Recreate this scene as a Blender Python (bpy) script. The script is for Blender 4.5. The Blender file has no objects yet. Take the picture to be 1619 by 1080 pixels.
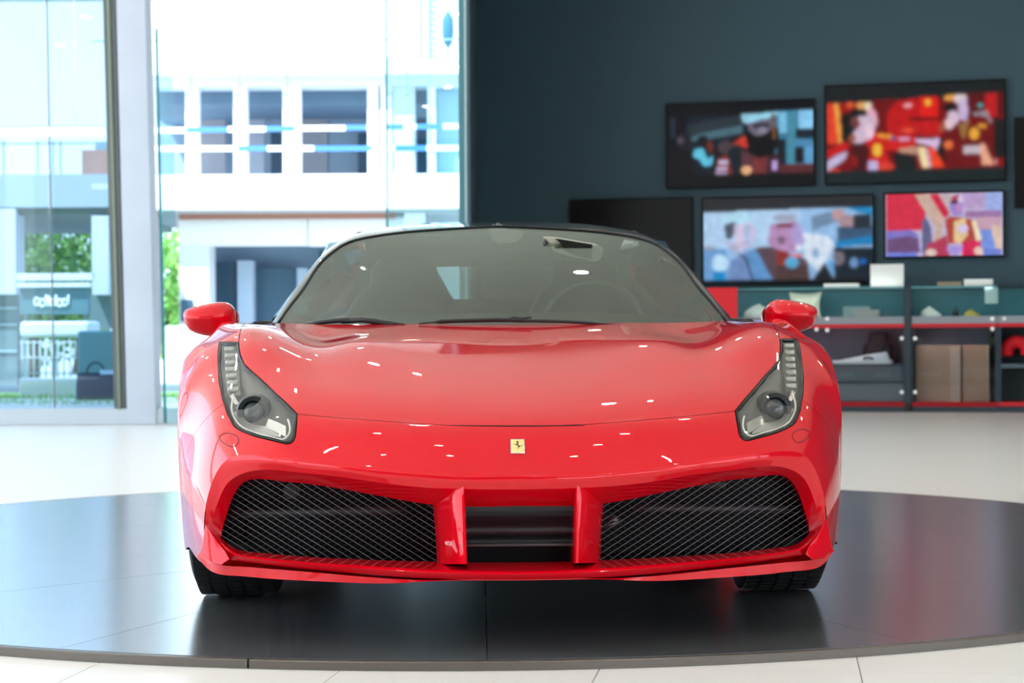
import bpy, bmesh, math, random
import numpy as np
from mathutils import Vector, Matrix
from mathutils.geometry import delaunay_2d_cdt

SC = bpy.context.scene
COL = SC.collection
random.seed(7)
# ------------------------------------------------------------------ camera
FPX, CX, CY = 3000.0, 809.5, 540.0
YAW, PITCH, ROLL = math.atan((809.5 - 723.0) / 3000.0), 4.0 / 3000.0, 0.0055
CAM = np.array([-0.15, -5.63, 0.75])
Fw = np.array([math.sin(YAW) * math.cos(PITCH), math.cos(YAW) * math.cos(PITCH), -math.sin(PITCH)])
R0 = np.array([math.cos(YAW), -math.sin(YAW), 0.0])
U0 = np.cross(R0, Fw)
Rt = R0 * math.cos(ROLL) - U0 * math.sin(ROLL)
Up = U0 * math.cos(ROLL) + R0 * math.sin(ROLL)
cam_data = bpy.data.cameras.new('camera')
cam = bpy.data.objects.new('camera', cam_data)
COL.objects.link(cam)
M = Matrix((tuple(Rt), tuple(Up), tuple(-Fw))).transposed().to_4x4()
M.translation = Vector(CAM)
cam.matrix_world = M
cam_data.sensor_width = 36.0
cam_data.lens = 36.0 * FPX / 1619.0
cam_data.clip_start, cam_data.clip_end = 0.05, 400
cam_data.dof.use_dof = True
cam_data.dof.focus_distance = 4.85
cam_data.dof.aperture_fstop = 5.6
SC.camera = cam
# ------------------------------------------------------------------ world, sun, exposure
world = bpy.data.worlds.new('sky'); SC.world = world
world.use_nodes = True
wn = world.node_tree.nodes; wl = world.node_tree.links
wn.clear()
wo = wn.new('ShaderNodeOutputWorld'); bg = wn.new('ShaderNodeBackground')
tc = wn.new('ShaderNodeTexCoord'); sp = wn.new('ShaderNodeSeparateXYZ'); rp = wn.new('ShaderNodeValToRGB')
wl.new(tc.outputs['Generated'], sp.inputs[0]); wl.new(sp.outputs['Z'], rp.inputs[0])
rp.color_ramp.elements[0].position = 0.0; rp.color_ramp.elements[0].color = (0.86, 0.94, 1.0, 1)
rp.color_ramp.elements[1].position = 0.7; rp.color_ramp.elements[1].color = (0.42, 0.66, 1.0, 1)
wl.new(rp.outputs[0], bg.inputs['Color']); wl.new(bg.outputs[0], wo.inputs['Surface'])
bg.inputs['Strength'].default_value = 2.0
sun_d = bpy.data.lights.new('sun', 'SUN'); sun = bpy.data.objects.new('sun', sun_d); COL.objects.link(sun)
sun_d.energy = 6.0; sun_d.angle = 0.01; sun_d.color = (1.0, 0.96, 0.9)
sun.rotation_euler = Vector((-0.55, -0.62, 1.25)).to_track_quat('Z', 'Y').to_euler()
SC.view_settings.view_transform = 'Standard'
SC.view_settings.look = 'None'
SC.view_settings.gamma = 1.0
SC.view_settings.use_curve_mapping = False
SC.view_settings.exposure = 0.92
try:
    SC.cycles.max_bounces = 10; SC.cycles.diffuse_bounces = 5; SC.cycles.glossy_bounces = 5
    SC.cycles.transparent_max_bounces = 16; SC.cycles.transmission_bounces = 6
    SC.cycles.caustics_reflective = False; SC.cycles.caustics_refractive = False
    SC.cycles.use_denoising = True; SC.cycles.sample_clamp_indirect = 6.0
except Exception:
    pass

# ------------------------------------------------------------------ projection helpers
def ray(px, py):
    return Fw + Rt * ((px - CX) / FPX) - Up * ((py - CY) / FPX)
def at_y(px, py, y):
    r = ray(px, py); return CAM + r * ((y - CAM[1]) / r[1])
def P(px, py, d):
    return CAM + ray(px, py) * d
def at_z(px, py, z):
    r = ray(px, py); return CAM + r * ((z - CAM[2]) / r[2])
def proj(p):
    q = np.asarray(p) - CAM
    d = q @ Fw
    return np.stack([CX + FPX * (q @ Rt) / d, CY - FPX * (q @ Up) / d], -1)

# ------------------------------------------------------------------ materials
MATS = {}
def mat(name, col=(.8, .8, .8), rough=.5, metal=0., coat=0., coat_rough=.03, emit=None, estr=1., noise=None, bump=None, spec=None):
    if name in MATS: return MATS[name]
    m = bpy.data.materials.new(name); m.use_nodes = True
    b = m.node_tree.nodes['Principled BSDF']; N = m.node_tree.nodes; L = m.node_tree.links
    b.inputs['Base Color'].default_value = (*col, 1); b.inputs['Roughness'].default_value = rough
    b.inputs['Metallic'].default_value = metal
    b.inputs['Coat Weight'].default_value = coat; b.inputs['Coat Roughness'].default_value = coat_rough
    if spec is not None: b.inputs['Specular IOR Level'].default_value = spec
    if emit:
        b.inputs['Emission Color'].default_value = (*emit, 1); b.inputs['Emission Strength'].default_value = estr
    if noise:
        sc_, amt = noise
        t = N.new('ShaderNodeTexNoise'); t.inputs['Scale'].default_value = sc_; t.inputs['Detail'].default_value = 5
        c = N.new('ShaderNodeTexCoord'); L.new(c.outputs['Object'], t.inputs['Vector'])
        r = N.new('ShaderNodeValToRGB')
        r.color_ramp.elements[0].position = .3; r.color_ramp.elements[1].position = .7
        r.color_ramp.elements[0].color = (*[max(0, x * (1 - amt)) for x in col], 1)
        r.color_ramp.elements[1].color = (*[min(1, x * (1 + amt)) for x in col], 1)
        L.new(t.outputs['Fac'], r.inputs[0]); L.new(r.outputs[0], b.inputs['Base Color'])
    if bump:
        sc_, st = bump
        t = N.new('ShaderNodeTexNoise'); t.inputs['Scale'].default_value = sc_
        c = N.new('ShaderNodeTexCoord'); L.new(c.outputs['Object'], t.inputs['Vector'])
        bp = N.new('ShaderNodeBump'); bp.inputs['Strength'].default_value = st; bp.inputs['Distance'].default_value = .002
        L.new(t.outputs['Fac'], bp.inputs['Height']); L.new(bp.outputs[0], b.inputs['Normal'])
    MATS[name] = m; return m
def glass(name, tint=(.9, .95, .95), ior=1.5, rough=0., gcol=(1, 1, 1)):
    if name in MATS: return MATS[name]
    m = bpy.data.materials.new(name); m.use_nodes = True
    N = m.node_tree.nodes; L = m.node_tree.links; N.clear()
    o = N.new('ShaderNodeOutputMaterial'); mx = N.new('ShaderNodeMixShader'); t = N.new('ShaderNodeBsdfTransparent')
    g = N.new('ShaderNodeBsdfGlossy')
    ge = N.new('ShaderNodeNewGeometry'); dt = N.new('ShaderNodeVectorMath'); dt.operation = 'DOT_PRODUCT'
    L.new(ge.outputs['Normal'], dt.inputs[0]); L.new(ge.outputs['Incoming'], dt.inputs[1])
    def mth(op, a, b=None):
        q = N.new('ShaderNodeMath'); q.operation = op
        for i_, v_ in enumerate((a, b)):
            if v_ is None: continue
            if isinstance(v_, (int, float)): q.inputs[i_].default_value = v_
            else: L.new(v_, q.inputs[i_])
        return q.outputs[0]
    f0 = ((ior - 1) / (ior + 1)) ** 2 * 1.7
    w5 = mth('POWER', mth('SUBTRACT', 1.0, mth('ABSOLUTE', dt.outputs['Value'])), 5.0)
    fres = mth('ADD', f0, mth('MULTIPLY', w5, 1 - f0))
    t.inputs['Color'].default_value = (*tint, 1); g.inputs['Roughness'].default_value = rough; g.inputs['Color'].default_value = (*gcol, 1)
    L.new(fres, mx.inputs[0]); L.new(t.outputs[0], mx.inputs[1]); L.new(g.outputs[0], mx.inputs[2]); L.new(mx.outputs[0], o.inputs[0])
    MATS[name] = m; return m
def attr_emit(name, strength):
    m = bpy.data.materials.new(name); m.use_nodes = True
    N = m.node_tree.nodes; L = m.node_tree.links
    b = N['Principled BSDF']; a = N.new('ShaderNodeAttribute'); a.attribute_name = 'picture'
    L.new(a.outputs['Color'], b.inputs['Emission Color']); b.inputs['Emission Strength'].default_value = strength
    b.inputs['Base Color'].default_value = (.004, .004, .005, 1); b.inputs['Roughness'].default_value = .3; b.inputs['Specular IOR Level'].default_value = .12
    return m
PAINT = mat('red_car_paint', (.78, .0008, .012), .40, .15, 1.0, .012, spec=.0)
BLACK = mat('black_plastic', (.012, .012, .014), .45)
GLOSSBLACK = mat('gloss_black', (.006, .006, .008), .2, spec=.25)
RUBBER = mat('tyre_rubber', (.012, .012, .013), .6, bump=(60, .3))
DARKDUCT = mat('dark_duct', (.004, .005, .007), .5, spec=.2)
WIRE = mat('grille_wire', (.26, .28, .30), .4, .6)
CHROME = mat('chrome', (.8, .8, .8), .08, 1)
SILVER = mat('silver_reflector', (.72, .70, .66), .22, .75)
GREYH = mat('headlight_housing', (.16, .152, .138), .35)
GLASSL = glass('headlight_cover_glass', (.93, .93, .92), 1.45)
WIND = glass('windscreen_glass', (.50, .56, .50), 1.95, 0, (.93, 1, .93))
SIDEG = glass('side_glass', (.25, .29, .28), 1.35)

# ------------------------------------------------------------------ mesh builder
class MB:
    def __init__(s): s.v = []; s.f = []; s.n = 0
    def add(s, vs, fs):
        k = len(s.v); s.v += [tuple(map(float, p)) for p in vs]; s.f += [tuple(i + k for i in f) for f in fs]; return s
    def box(s, a, b, ax=None):
        """box between two corners, in the frame ax = (origin, ex, ey, ez) when given"""
        x0, y0, z0 = a; x1, y1, z1 = b
        c = [(x0, y0, z0), (x1, y0, z0), (x1, y1, z0), (x0, y1, z0), (x0, y0, z1), (x1, y0, z1), (x1, y1, z1), (x0, y1, z1)]
        if ax is not None:
            o, ex, ey, ez = ax
            c = [o + ex * p[0] + ey * p[1] + ez * p[2] for p in c]
        return s.add(c, [(0, 3, 2, 1), (4, 5, 6, 7), (0, 1, 5, 4), (1, 2, 6, 5), (2, 3, 7, 6), (3, 0, 4, 7)])
    def grid(s, G, close_u=False, flip=False):
        G = np.asarray(G); nr, nc = G.shape[:2]
        fs = []
        for i in range(nr - 1):
            for j in range(nc if close_u else nc - 1):
                a, b, c, d = i * nc + j, i * nc + (j + 1) % nc, (i + 1) * nc + (j + 1) % nc, (i + 1) * nc + j
                fs.append((a, d, c, b) if flip else (a, b, c, d))
        return s.add(G.reshape(-1, 3), fs)
    def tube(s, pts, r, n=6, closed=False, caps=True):
        pts = [np.asarray(p, float) for p in pts]; m = len(pts)
        rs = r if hasattr(r, '__len__') else [r] * m
        rings = []
        prev = None
        for i, p in enumerate(pts):
            a = pts[(i - 1) % m] if (closed or i > 0) else p
            b = pts[(i + 1) % m] if (closed or i < m - 1) else p
            t = b - a; t /= (np.linalg.norm(t) + 1e-12)
            if prev is None:
                h = np.array([0, 0, 1.]) if abs(t[2]) < .9 else np.array([1., 0, 0])
                u = np.cross(t, h)
            else:
                u = prev - t * (prev @ t)
            u /= np.linalg.norm(u); prev = u; w = np.cross(t, u)
            rings.append([p + (u * math.cos(k * 2 * math.pi / n) + w * math.sin(k * 2 * math.pi / n)) * rs[i] for k in range(n)])
        if closed: rings.append(rings[0])
        s.grid(rings, close_u=True)
        if caps and not closed:
            k = len(s.v)
            s.f.append(tuple(range(k - n, k))); s.f.append(tuple(reversed(range(k - m * n, k - m * n + n))))
        return s
    def build(s, name, m, parent=None, smooth=True, bevel=0, seg=2, solid=0, auto=None):
        me = bpy.data.meshes.new(name); me.from_pydata(s.v, [], s.f); me.update()
        if solid or True:
            bm = bmesh.new(); bm.from_mesh(me); bmesh.ops.recalc_face_normals(bm, faces=bm.faces); bm.to_mesh(me); bm.free()
        o = bpy.data.objects.new(name, me); COL.objects.link(o)
        if m: me.materials.append(m)
        if smooth: me.shade_smooth()
        else: me.shade_flat()
        if solid:
            md = o.modifiers.new('solid', 'SOLIDIFY'); md.thickness = solid; md.offset = -1
        if bevel:
            md = o.modifiers.new('bevel', 'BEVEL'); md.width = bevel; md.segments = seg; md.limit_method = 'ANGLE'; md.angle_limit = math.radians(40)
            md.harden_normals = False
        if auto:
            me.set_sharp_from_angle(angle=math.radians(auto))
        if parent is not None: adopt(o, parent)
        return o
def tag(o, label=None, cat=None, group=None, kind=None):
    if label: o['label'] = label
    if cat: o['category'] = cat
    if group: o['group'] = group
    if kind: o['kind'] = kind
    return o
def thing(name, label, cat, group=None, loc=(0, 0, 0)):
    o = bpy.data.objects.new(name, None); COL.objects.link(o); o.location = loc; o.empty_display_size = .1
    bpy.context.view_layer.update()
    return tag(o, label, cat, group)
def adopt(o, parent):
    o.parent = parent; o.matrix_parent_inverse = Matrix.Translation(parent.location).inverted(); return o
def spline(pts, n, knots=None):
    """natural cubic through pts, n samples (knots by chord length)"""
    p = np.asarray(pts, float); m = len(p)
    if m == 2: return np.linspace(p[0], p[1], n)
    t = knots if knots is not None else np.concatenate([[0], np.cumsum(np.maximum(np.linalg.norm(np.diff(p, axis=0), axis=1), 1e-6) ** .8)])
    return spl(t, p, np.linspace(t[0], t[-1], n))
def spl(t, p, q):
    m = len(t); h = np.diff(t)
    A = np.zeros((m, m)); B = np.zeros((m,) + p.shape[1:])
    A[0, 0] = A[-1, -1] = 1
    for i in range(1, m - 1):
        A[i, i - 1] = h[i - 1]; A[i, i] = 2 * (h[i - 1] + h[i]); A[i, i + 1] = h[i]
        B[i] = 6 * ((p[i + 1] - p[i]) / h[i] - (p[i] - p[i - 1]) / h[i - 1])
    Mo = np.linalg.solve(A, B.reshape(m, -1)).reshape(B.shape)
    k = np.clip(np.searchsorted(t, q) - 1, 0, m - 2)
    sh = (-1,) + (1,) * (p.ndim - 1)
    hk = h[k].reshape(sh); a = (t[k + 1] - q).reshape(sh); b = (q - t[k]).reshape(sh)
    return Mo[k] * a ** 3 / (6 * hk) + Mo[k + 1] * b ** 3 / (6 * hk) + (p[k] / hk - Mo[k] * hk / 6) * a + (p[k + 1] / hk - Mo[k + 1] * hk / 6) * b
def loft(curves, nu, nv, lin_v=False):
    """tensor spline through curves (each a list of points, same length)"""
    C = np.asarray(curves, float)
    tu = np.concatenate([[0], np.cumsum(np.mean(np.linalg.norm(np.diff(C, axis=1), axis=2), axis=0))])
    A = np.stack([spl(tu, c, np.linspace(0, tu[-1], nu)) for c in C])
    tv = np.concatenate([[0], np.cumsum(np.mean(np.linalg.norm(np.diff(A, axis=0), axis=2), axis=1))])
    q = np.linspace(0, tv[-1], nv)
    if lin_v:
        q = np.unique(np.concatenate([q, tv]))
        k = np.clip(np.searchsorted(tv, q, side='right') - 1, 0, len(tv) - 2)
        w = ((q - tv[k]) / (tv[k + 1] - tv[k]))[:, None, None]
        return A[k] * (1 - w) + A[k + 1] * w
    return spl(tv, A, q)
def L(px, py, y):
    """photo pixel on the left half of the car at car depth y -> symmetric (|x|, y, z)"""
    p = at_y(px, py, y); return np.array([abs(p[0]), y, p[2]])
def C0(py, y):
    r = at_y(812, py, y); return np.array([0, y, r[2]])
def mir(a):
    a = np.array(a, float); a[..., 0] *= -1; return a
# ================================================================== PLATFORM AND ROOM
PLZ = 0.0; FLZ = -0.022
cc = CAM + Fw * 7.17 + R0 * (-.11); PC = np.array([cc[0], cc[1]]); PR = 2.76
PLAT = mat('platform_laminate', (.145, .158, .172), .20, coat=1.0, coat_rough=.20, noise=(3.0, .08), spec=1.0)
plat = thing('round_platform', 'large round dark grey display platform under the red car', 'platform', loc=(PC[0], PC[1], FLZ))
a_cam = -math.pi / 2 + math.radians(1.0) - YAW
for k in range(16):
    a0 = a_cam + k * math.pi / 8; a1 = a0 + math.pi / 8; g = .0010
    b = MB(); n = 14
    rr = PR - .03
    topv = [(PC[0] + math.cos((a0 + a1) / 2) * .01, PC[1] + math.sin((a0 + a1) / 2) * .01)]
    for t in np.linspace(0, 1, n):
        a = a0 + (a1 - a0) * t; topv.append((PC[0] + rr * math.cos(a), PC[1] + rr * math.sin(a)))
    c = np.mean(topv, axis=0)
    tv = []
    for q in topv:                                 # pull edges in a hair to leave the joint
        q = np.array(q); 
        m_ = np.array([math.cos((a0 + a1) / 2), math.sin((a0 + a1) / 2)]); sd = np.array([-m_[1], m_[0]])
        w = (q - PC) @ sd; tv.append(q - sd * np.sign(w) * g)
    m_ = len(tv)
    b.add([(q[0], q[1], PLZ) for q in tv] + [(q[0], q[1], PLZ - .018) for q in tv], [tuple(range(m_))] + [(i, (i + 1) % m_, (i + 1) % m_ + m_, i + m_) for i in range(m_)])
    b.build('floor_panel', PLAT, plat, smooth=False)
EDGE = mat('platform_edge_trim', (.16, .14, .125), .32, .5)
nseg = 8
for k in range(nseg):
    a0 = a_cam - math.radians(11.7) + k * 2 * math.pi / nseg; a1 = a0 + 2 * math.pi / nseg - .0016
    prof = [(PR - .031, -.001), (PR - .004, .0), (PR, -.003), (PR, -.0215), (PR - .031, -.0215)]
    b = MB(); b.grid([[(PC[0] + r_ * math.cos(a), PC[1] + r_ * math.sin(a), z) for r_, z in prof] for a in np.linspace(a0, a1, 40)]); b.build('edge_trim', EDGE, plat, auto=30)
# room frame, aligned with the camera's ground direction
EX = np.array([math.cos(YAW), -math.sin(YAW), 0.]); EY = np.array([math.sin(YAW), math.cos(YAW), 0.]); EZ = np.array([0, 0, 1.])
RO = np.array([CAM[0], CAM[1], 0.0]); RF = (RO, EX, EY, EZ)       # (x right, y away, z up), origin under the camera
def rf(x, y, z): return RO + EX * x + EY * y + EZ * z
FLOOR = mat('white_floor_tile', (.95, .93, .91), .30, spec=.18)
GROUT = mat('floor_grout', (.38, .36, .34), .7)
WHITE = mat('white_plaster', (.80, .80, .78), .7)
CEIL_H = 5.4
def sbox(name, a, c, m, bevel=0, frame=RF, kind='structure', parent=None, smooth=False):
    b = MB(); b.box(a, c, frame); o = b.build(name, m, parent, smooth=smooth, bevel=bevel)
    if parent is None and kind: o['kind'] = kind
    return o
sbox('floor', (-11, -9, -.30), (14, 26, FLZ - .004), FLOOR)
# near tiles with thin joints, in front of and beside the platform
ta = -math.radians(8.1); tex = EX * math.cos(ta) + EY * math.sin(ta); tey = -EX * math.sin(ta) + EY * math.cos(ta)
flo = bpy.data.objects['floor']
sbox('grout_bed', (-3.2, 2.7, FLZ - .0045), (3.2, 8.9, FLZ - .0025), GROUT, parent=flo)
tile_me = None; tw, tl = .60, 1.20
o0 = P(950, 1055, (CAM[2] - FLZ) * FPX / (1055 - 536)); o0[2] = 0
cnt = 0
for i in range(-8, 8):
    for k in range(-3, 7):
        c = o0 + tex * (i + .5) * tw + tey * (k + .5) * tl; rel = c - RO; xr, yr = rel @ EX, rel @ EY
        if not (-3.9 < xr < 3.9 and 2.9 < yr < 9.7): continue
        cor = [c + tex * sx * tw / 2 + tey * sy * tl / 2 for sx in (-1, 1) for sy in (-1, 1)]
        if all(np.hypot(*(q[:2] - PC)) < PR - .05 for q in cor): continue
        if tile_me is None:
            b = MB(); h = .0017; b.box((-tw / 2 + h, -tl / 2 + h, -.003), (tw / 2 - h, tl / 2 - h, 0)); t0 = b.build('tile', FLOOR, None, smooth=False); tile_me = t0.data; o = t0
        else:
            o = bpy.data.objects.new('tile', tile_me); COL.objects.link(o)
        o.location = (c[0], c[1], FLZ); o.rotation_euler = (0, 0, math.atan2(tex[1], tex[0])); o.parent = flo; cnt += 1
CEILM = mat('ceiling_grey', (.76, .75, .68), .7)
sbox('ceiling', (-11, -9, CEIL_H), (14, 26, CEIL_H + .2), CEILM)
# --- wall behind the showcases
TH = -.25
D0 = 20.55
WX = np.array([1.0, TH, 0]); WX /= np.linalg.norm(WX); wx = EX * WX[0] + EY * WX[1]; wy = np.cross(EZ, wx)   # wy points away from the camera
WO = RO + EY * D0
def wl_pt(px, py, off=0.0):
    """photo pixel -> local (a, z) on the plane parallel to the showcase fronts, off metres behind it"""
    r_ = ray(px, py); o = WO + wy * off; t = ((o - CAM) @ wy) / (r_ @ wy); p = CAM + r_ * t
    return (p - WO) @ wx, p[2]
WF = (WO, wx, wy, EZ)
WALLM = mat('slate_blue_wall', (.044, .098, .132), .6, noise=(.5, .06))
a_l, _ = wl_pt(743, 300, .75)
sbox('wall_back', (a_l, .75, FLZ), (13.5, 1.0, CEIL_H), WALLM, frame=WF)
SKIRT = mat('dark_skirting', (.02, .03, .04), .5)
# --- side walls and the wall behind the camera: glazing with pale columns, mostly seen as reflections
sbox('wall_right', (10.8, 2.5, FLZ), (11.0, 22, CEIL_H), WALLM)
sbox('wall_front', (-10.8, -8.8, FLZ), (2.6, -8.6, CEIL_H), mat('dark_front_wall', (.05, .042, .042), .6)); sbox('wall_front_upper', (2.6, -8.8, 2.8), (11, -8.6, CEIL_H), mat('dark_front_wall', (.05, .042, .042), .6))
for k, y in enumerate((-8.4, -5.2, -2.0, 1.2)): sbox('trim_%d' % (k + 1), (10.7, y, FLZ), (11.0, y + .35, CEIL_H), WHITE)
for k, y in enumerate((-8.4, -4.2, 0, 4.2, 8.4, 12.6)): sbox('trim_%d' % (k + 5), (-10.9, y, FLZ), (-10.55, y + .4, CEIL_H), WHITE)
sbox('trim_11', (-10.95, -8.6, FLZ), (-10.7, 17.6, .12), WHITE); sbox('trim_12', (10.7, -8.6, FLZ), (10.95, 2.5, .12), WHITE)
for k, x in enumerate((2.6, 6.6, 10.4)): sbox('trim_%d' % (k + 21), (x, -8.8, FLZ), (x + .45, -8.6, 2.8), WHITE)
# --- glazed front on the left, FD metres from the camera
FD = 17.6
def X_(px, d=FD): return (px - CX) * d / FPX
def Z_(py, d=FD, px=CX): return CAM[2] + (536.0 - .0055 * (px - CX) - py) * d / FPX
def pbox(name, x0, y0, x1, y1, d, th, m, parent=None, kind=None, bevel=0, smooth=False, z0=None, z1=None, lean=0):
    pxm = (x0 + x1) / 2
    a = (X_(x0, d), d, Z_(y1, d, pxm) if z0 is None else z0); c = (X_(x1, d), d + th, Z_(y0, d, pxm) if z1 is None else z1)
    b = MB(); b.box(a, c, RF)
    if lean:                                       # horizontal shift in metres at the top
        zz = [ (np.array(p) - RO) @ EZ for p in b.v]; lo, hi = min(zz), max(zz)
        b.v = [tuple(np.array(p) + EX * lean * (z - lo) / (hi - lo)) for p, z in zip(b.v, zz)]
    o = b.build(name, m, parent, smooth=smooth, bevel=bevel)
    if kind: o['kind'] = kind
    return o
MULL = mat('grey_mullion', (.13, .15, .15), .4, .3)
TEAL = mat('glass_edge_teal', (.02, .20, .24), .15)
PANE = glass('facade_glass', (.54, .65, .74), 1.3); PANE2 = glass('door_glass', (.82, .95, .96), 1.4)
COLM = mat('painted_column', (.56, .61, .71), .6, noise=(1.5, .05))
pbox('wall_left', -900, 640, 745, 669, FD, .35, mat('sill_grey', (.55, .62, .68), .5), kind='structure', z0=FLZ, z1=Z_(643))
sbox('wall_upper', (-10.8, FD, 4.6), (X_(735), FD + .35, CEIL_H), WHITE)
LEAN = -.10
w1 = pbox('window_1', 180, 0, 198, 641, FD + .02, .16, MULL, kind='structure', z0=Z_(644), z1=4.6, lean=LEAN)
pane = lambda x0, x1, par, m, d=FD + .08: pbox('glass_pane', x0, 0, x1, 641, d, .012, m, par, z0=Z_(642), z1=4.6, lean=LEAN * .6)
for x0, x1 in ((-760, -560), (-556, -360), (-356, -140), (-136, 83), (86, 182)): pane(x0, x1, w1, PANE)
for x0 in (-358, -138, 83.8): pbox('pane_joint', x0, 0, x0 + 2.4, 641, FD + .075, .02, mat('joint_grey', (.10, .17, .20), .3), w1, z0=Z_(642), z1=4.6, lean=LEAN * .6)
pbox('window_rail', 186, 0, 190, 641, FD - .01, .05, mat('mullion_green', (.22, .27, .20), .4), w1, z0=Z_(644), z1=4.6, lean=LEAN)
sbox('trim_13', (X_(201), FD - .02, FLZ), (X_(246), FD + .30, 4.6), COLM)
tr = bpy.data.objects['trim_13']
for k, v in enumerate(tr.data.vertices):
    if v.co.z > 3: v.co += Vector(EX * -.09)
w2 = pbox('window_2', 258, 60, 262, 670, FD - .3, .04, TEAL, kind='structure', z0=FLZ + .02, z1=3.6, lean=-.06)
pbox('glass_pane', 262, 60, 284, 670, FD - .29, .012, PANE2, w2, z0=FLZ + .02, z1=3.6, lean=-.06)
w3 = pbox('window_3', 611.5, 0, 614.5, 641, FD + .05, .05, TEAL, kind='structure', z0=Z_(642), z1=4.6)
pbox('glass_pane', 614, 0, 728, 641, FD + .06, .012, PANE2, w3, z0=Z_(642), z1=4.6)
pbox('pane_joint', 680, 0, 681.2, 641, FD + .055, .02, mat('joint_pale', (.45, .6, .66), .3), w3, z0=Z_(642), z1=4.6)
sbox('trim_14', (X_(727), FD, FLZ), (X_(737), FD + .12, CEIL_H), mat('teal_frame', (.10, .25, .30), .3, .3))
b = MB(); b.box((X_(737), FD, FLZ), (X_(739), FD + .1, CEIL_H), RF); b.build('jamb_strip', mat('pale_strip', (.6, .8, .85), .3), bpy.data.objects['trim_14'], smooth=False)
sbox('wall_return', (X_(739), FD, FLZ), (X_(744.5), 21.6, CEIL_H), mat('return_teal', (.06, .11, .14), .5))
lamp = thing('linear_lamp', 'long white glowing linear lamp hanging before the left window pane', 'lamp', loc=tuple(rf(X_(60, 15), 15, Z_(208, 15))))
pbox('lamp_tube', -90, 203, 166, 214, 15, .04, mat('lamp_glow', (1, 1, 1), .4, emit=(1, 1, 1), estr=3.0), lamp, bevel=.015)
for px in (-40, 120): pbox('hanger_wire', px, 0, px + .6, 203, 15.01, .003, CHROME, lamp, z1=CEIL_H)
pbox('lamp_body', -90, 199.5, 166, 203, 15.0, .04, mat('lamp_body', (.5, .55, .58), .4), lamp)
# --- downlights in the ceiling
GLOW = mat('downlight_glow', (1, 1, 1), .4, emit=(1, .90, .76), estr=70.0)
def downlight():
    t = thing('downlight', 'small round recessed downlight in the grey ceiling', 'lamp', 'ceiling downlights', loc=(0, 0, CEIL_H))
    b = MB(); n = 20
    b.grid([[(math.cos(a) * r_, math.sin(a) * r_, CEIL_H + z) for a in np.linspace(0, 2 * math.pi, n + 1)[:-1]] for r_, z in ((.075, -.004), (.095, -.010), (.11, -.008), (.115, 0))], close_u=True); b.build('trim_ring', WHITE, t)
    b = MB(); b.add([(math.cos(a) * .075, math.sin(a) * .075, CEIL_H - .004) for a in np.linspace(0, 2 * math.pi, n + 1)[:-1]], [tuple(range(n))[::-1]]); b.build('glow_disc', GLOW, t, smooth=False)
    return t
dl0 = downlight(); first = True
for y in (-5.5, -2.5, .4, 3.0, 5.6, 8.2, 10.8, 13.6, 16.6):
    for x in (-6.6, -3.6, -1.2, 1.5, 4.2, 7.4):
        p = rf(x + random.uniform(-.2, .2) + .5 * math.sin(y), y, CEIL_H)
        if first: t = dl0; first = False
        else:
            t = dl0.copy(); COL.objects.link(t)
            for ch in list(dl0.children):
                c = ch.copy(); COL.objects.link(c); c.parent = t; c.matrix_parent_inverse = ch.matrix_parent_inverse.copy()
        t.location = p
# ================================================================== SCREENS ON THE WALL
def lin(c):
    c = np.array(c, float) / 255; return np.where(c <= .04045, c / 12.92, ((c + .055) / 1.055) ** 2.4)
def paint(shapes, W_, H_, box, blur=5):
    """shapes in crop coordinates drawn on a W_ x H_ raster that covers box=(x0,y0,x1,y1)"""
    x = np.linspace(box[0], box[2], W_); y = np.linspace(box[1], box[3], H_); XX, YY = np.meshgrid(x, y)
    im = np.zeros((H_, W_, 3))
    for col, sh in shapes:
        if len(sh) == 4 and not hasattr(sh[0], '__len__'):      # ellipse
            m_ = ((XX - sh[0]) / sh[2]) ** 2 + ((YY - sh[1]) / sh[3]) ** 2 < 1
        else:
            m_ = np.zeros_like(XX, bool); n = len(sh)
            for i in range(n):
                x0, y0 = sh[i]; x1, y1 = sh[(i + 1) % n]
                if y0 == y1: continue
                c = ((y0 > YY) != (y1 > YY)) & (XX < (x1 - x0) * (YY - y0) / (y1 - y0) + x0); m_ ^= c
        im[m_] = lin(col)
    rs = np.random.RandomState(len(shapes)); nz = rs.rand(H_ // 4 + 2, W_ // 4 + 2, 1) * .24 + .88; im = im * np.repeat(np.repeat(nz, 4, 0), 4, 1)[:H_, :W_]
    for _ in range(blur):
        p = np.pad(im, ((1, 1), (1, 1), (0, 0)), 'edge'); im = (p[:-2, 1:-1] + p[2:, 1:-1] + p[1:-1, :-2] + p[1:-1, 2:] + 2 * im) / 6
    return im
def R(x0, y0, x1, y1): return [(x0, y0), (x1, y0), (x1, y1), (x0, y1)]
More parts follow.
